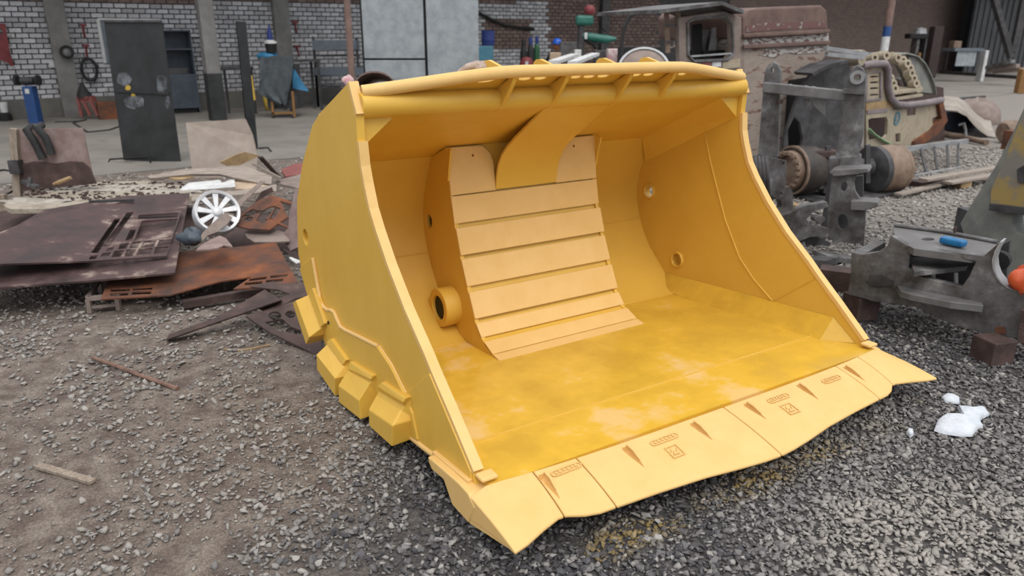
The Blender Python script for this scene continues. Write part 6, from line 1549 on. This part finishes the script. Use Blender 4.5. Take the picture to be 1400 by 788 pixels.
# ---------------- ladder, planks, pipe and tarp heap
ld = thing('steel_ladder', 'short grey steel ladder lying tilted beside the cream body', 'ladder', G(1280, 240))
r0 = [at(1231, 205, 10.6), at(1322, 193, 11.6)]; r1 = [at(1238, 245, 10.0), at(1312, 231, 10.9)]
for r in (r0, r1): MB().bar(r[0], r[1], 0.05, 0.07).build('rail', 'steel_pale', ld, world=True)
for t in (0.08, 0.28, 0.48, 0.68, 0.86): MB().bar(r0[0].lerp(r0[1], t), r1[0].lerp(r1[1], min(1, t + 0.1)), 0.03).build('rung', 'steel_dark', ld, world=True)
for k, (a_, b_, w, lab) in enumerate((((1228, 266), (1330, 241), 0.10, 'front plank of the pale planks by the ladder'), ((1295, 250), (1366, 238), 0.14, 'middle plank of the pale planks by the ladder'), ((1262, 246), (1365, 229), 0.12, 'rear plank of the pale planks by the ladder'))):
    P, Q = G(*a_, 0.05 + 0.05 * k), G(*b_, 0.06 + 0.05 * k); solo(MB().bar(P, Q, w, 0.03), 'wood_plank', 'wood_pale', lab, 'plank', 'planks by the ladder', bevel=0.004)
q = G(1313, 256); solo(MB().box(q + UP * 0.05, (0.17, 0.17, 0.10), 0.3), 'wood_bearer', 'wood_tan', 'small tan wooden bearer under the pale planks', 'wood block', bevel=0.005)
q = G(1268, 254); solo(MB().box(q + UP * 0.04, (0.5, 0.2, 0.07), 0.4), 'dark_bearer', 'rust_brown', 'low rusty bearer under the left of the pale planks', 'block', bevel=0.005)
q0, q1 = G(1284, 181, 0.06), G(1349, 195, 0.06)
solo(MB().tube([q0, q1], 0.05, 10), 'rusty_pipe', 'hub_rust', 'rusty pipe on the ground in front of the tarp heap', 'pipe', smooth=50)
solo(MB().tube([G(1312, 171, 0.3), G(1318, 169, 0.34), G(1320, 178, 0.2), G(1321, 192, 0.02)], 0.025, 8), 'bent_rod', 'steel_pale', 'pale bent rod hooked over the rusty pipe', 'rod', smooth=50)
rows = []
edge = [(1290, 150, 0.55), (1310, 152, 0.55), (1322, 158, 0.45), (1330, 168, 0.3), (1340, 178, 0.15), (1352, 186, 0.03), (1362, 188, 0.02)]
for (x, y, z) in edge:
    P = G(x, y, z); rows.append([P, P + Vector((0.5, 1.0, 0.12)), P + Vector((1.1, 2.0, 0.1)), P + Vector((1.6, 3.0, -z * 0.5 + 0.02))])
solo(MB().sheet(rows, (0, 0, -0.02)), 'pale_tarp', 'tarp_pale', 'pale dusty tarp draped over scrap at the right', 'tarp', smooth=60)
c_ = G(1316, 182); solo(blob((c_.x, c_.y + 0.45, 0.0), 0.55, 0.35, 0.42, 21, 0.06), 'navy_tarp', 'tarp_navy', 'navy sheeting bundle under the edge of the pale tarp', 'tarp', smooth=60)
c_ = G(1352, 172); solo(blob((c_.x, c_.y + 0.6, 0.1), 0.55, 0.5, 0.42, 22, 0.1), 'sand_sack', 'rust_dusty', 'dusty brown sack heap behind the rusty drum end', 'sack', smooth=60)
c_ = at(1372, 176, 13.5); solo(MB().lathe([(0, 0), (0.16, 0), (0.2, 0.05), (0.2, 0.5), (0.12, 0.7), (0, 0.7)], Vector((c_.x, c_.y, 0.2)), (0.9, 0.2, 0.05), 18), 'rusty_motor', 'hub_rust', 'rusty rounded motor lying before the yellow boom', 'motor', smooth=40)
c_ = G(1387, 205); solo(MB().box(c_ + UP * 0.16, (0.3, 0.3, 0.32), 0.4), 'rusty_stand', 'rust_orange', 'small rusty stand under the motor beside the boom', 'stand', bevel=0.01)
q0, q1 = G(1290, 137, 0.05), G(1345, 132, 0.05); solo(MB().bar(q0, q1, 0.12, 0.06), 'long_bar', 'steel_dark', 'dark bar lying on the slab behind the pale tarp', 'steel bar')

# ---------------- far right end of the workshop
Yp = 27.0
pr = thing('painted_pole', 'far pole painted pink, blue and white behind the machine bodies', 'pole', (at(1209, 66, Yp).x, Yp, 0.012))
xp = at(1210, 60, Yp).x
for z0, z1, m_ in ((0.012, at(0, 50, Yp).z, 'white_paint'), (at(0, 50, Yp).z, at(0, 36, Yp).z, 'blue_paint'), (at(0, 36, Yp).z, 5.2, 'pole_pink')):
    MB().tube([Vector((xp, Yp, z0)), Vector((xp, Yp, z1))], 0.13, 12).build('band', m_, pr, world=True, smooth=50)
Yt = 33.0
mt = thing('standing_machine', 'dark standing machine with orange panel at the far wall', 'machine', (at(1253, 90, Yt).x, Yt, 0.012))
for (x0, x1, y0, y1, m_, nm, o) in ((1240, 1266, 46, 53, 'black', 'head', 0), (1246, 1256, 53, 90, 'steel_grey', 'column', 0.1), (1258, 1262, 53, 90, 'steel_dark', 'post', 0), (1249, 1254, 72, 84, 'orange_paint', 'panel', -0.1), (1240, 1262, 86, 93, 'steel_dark', 'base', 0)):
    a_, b_ = at(x0, y1, Yt), at(x1, y0, Yt); MB().box(((a_.x + b_.x) / 2, Yt + o, (a_.z + b_.z) / 2), (b_.x - a_.x, 0.5, abs(b_.z - a_.z))).build(nm, m_, mt, world=True, bevel=0.02)
MB().lathe([(0, 0), (0.25, 0), (0.2, 0.2), (0, 0.25)], at(1258, 46, Yt), UP, 12).build('lamp', 'steel_pale', mt, world=True)
Yt = 35.0
x0, x1 = at(1287, 60, Yt).x, at(1300, 60, Yt).x
solo(MB().box(((x0 + x1) / 2, Yt + 1.0, at(0, 36, Yt).z / 2 + 0.006), (x1 - x0, 0.5, at(0, 36, Yt).z - 0.012)), 'tall_cabinet', 'cabinet_dark', 'tall dark brown cabinet at the far end of the wall', 'cabinet', bevel=0.02)
Yt = 33.0
bt_ = thing('far_workbench', 'pale grey workbench at the far right end of the workshop', 'workbench', (at(1318, 95, Yt).x, Yt, 0.012))
for (x0, x1, y0, y1, m_, nm, d, o) in ((1296, 1336, 66, 70, 'bench_grey', 'top', 1.0, 0), (1298, 1328, 70, 90, 'galvanized', 'front_panel', 0.05, -0.4), (1332, 1336, 70, 95, 'steel_dark', 'leg', 0.1, 0), (1292, 1297, 70, 95, 'steel_dark', 'leg', 0.1, 0)):
    a_, b_ = at(x0, y1, Yt), at(x1, y0, Yt); zb = max(a_.z, 0.012); MB().box(((a_.x + b_.x) / 2, Yt + o, (zb + b_.z) / 2), (b_.x - a_.x, d, abs(b_.z - zb))).build(nm, m_, bt_, world=True, bevel=0.01)
a_, b_ = at(1340, 92, Yt), at(1349, 69, Yt); solo(MB().box(((a_.x + b_.x) / 2, Yt, (b_.z + 0.012) / 2), (b_.x - a_.x, 0.4, b_.z - 0.012)), 'white_cabinet', 'white_paint', 'narrow white cabinet right of the far workbench', 'cabinet', bevel=0.02)
a_, b_ = at(1300, 66, Yt), at(1312, 56, Yt); solo(MB().box(((a_.x + b_.x) / 2, Yt, (a_.z + b_.z) / 2 + 0.0), (b_.x - a_.x, 0.4, b_.z - a_.z)), 'bench_machine', 'hub_rust', 'brown machine standing on the far workbench', 'machine', bevel=0.02)
for k, (a_, b_, lab) in enumerate((((1358, -5), (1382, 78), 'left brace of the two slanting steel braces at the far right'), ((1402, -5), (1386, 70), 'right brace of the two slanting steel braces at the far right'))):
    solo(MB().bar(at(*a_, 34 + k), at(*b_, 34 + k), 0.3, 0.2), 'steel_brace', 'steel_dark', lab, 'brace', 'braces at the far right')
for k, (a_, b_, m_, lab) in enumerate((((1350, 93), (1385, 84), 'steel_grey', 'upper grey beam in the far scrap stack'), ((1352, 97), (1392, 90), 'rust_dusty', 'dusty beam in the middle of the far scrap stack'), ((1360, 98), (1398, 95), 'wood_pale', 'pale beam at the front of the far scrap stack'))):
    solo(MB().bar(at(*a_, 31), at(*b_, 30), 0.25, 0.15), 'scrap_beam', m_, lab, 'beam', 'far scrap stack')
P, Q = G(1286, 101), G(1400, 109)
kerb = struct(MB().bar(P + UP * 0.08, Q + (Q - P) * 0.6 + UP * 0.08, 0.2, 0.16).build('trim_5', 'steel_dark')); kerb['label'] = 'low dark kerb at the far right'
x = at(1399, 100, 26).x; solo(MB().box((x, 26, 0.4), (0.25, 0.25, 0.8)), 'orange_bollard', 'orange_paint', 'orange bollard at the far right edge', 'bollard', bevel=0.02)

# ---------------- white foam on the gravel
def foam_patch(lab, poly, h, seed):
    P = [G(x, y, 0.012) for x, y in poly]; c_ = sum(P, Vector()) / len(P); mb = MB(); n = len(P); r_ = np.random.default_rng(seed)
    rings = [(1.0, 0.0), (0.97, 0.5), (0.8, 0.9), (0.45, 1.0)]
    k = 0
    for s_, hh in rings:
        for p in P:
            q = c_ + (p - c_) * s_; mb.v.append(Vector((q.x, q.y, 0.006 + h * hh * r_.uniform(0.75, 1.1))))
    mb.v.append(c_ + UP * h)
    for i in range(len(rings) - 1):
        for j in range(n): mb.f.append((i * n + j, i * n + (j + 1) % n, (i + 1) * n + (j + 1) % n, (i + 1) * n + j))
    for j in range(n): mb.f.append(((len(rings) - 1) * n + j, (len(rings) - 1) * n + (j + 1) % n, len(mb.v) - 1))
    mb.f.append(tuple(range(n))[::-1])
    return solo(mb, 'foam_patch', 'foam', lab, 'foam', 'white foam on the gravel', smooth=60)
foam_patch('largest white foam patch on the gravel right of the lip', [(1277, 588), (1281, 576), (1289, 570), (1300, 569), (1307, 574), (1313, 572), (1312, 564), (1309, 557), (1320, 556), (1333, 560), (1346, 558), (1353, 567), (1343, 572), (1339, 577), (1344, 584), (1334, 589), (1329, 596), (1314, 596), (1300, 594), (1288, 592)], 0.035, 1)
foam_patch('small white foam patch above the largest one', [(1287, 543), (1294, 539), (1302, 541), (1312, 545), (1312, 552), (1303, 551), (1293, 550)], 0.022, 2)
foam_patch('tiny white foam patch left of the largest one', [(1239, 592), (1242, 587), (1248, 589), (1249, 595), (1244, 598)], 0.022, 3)
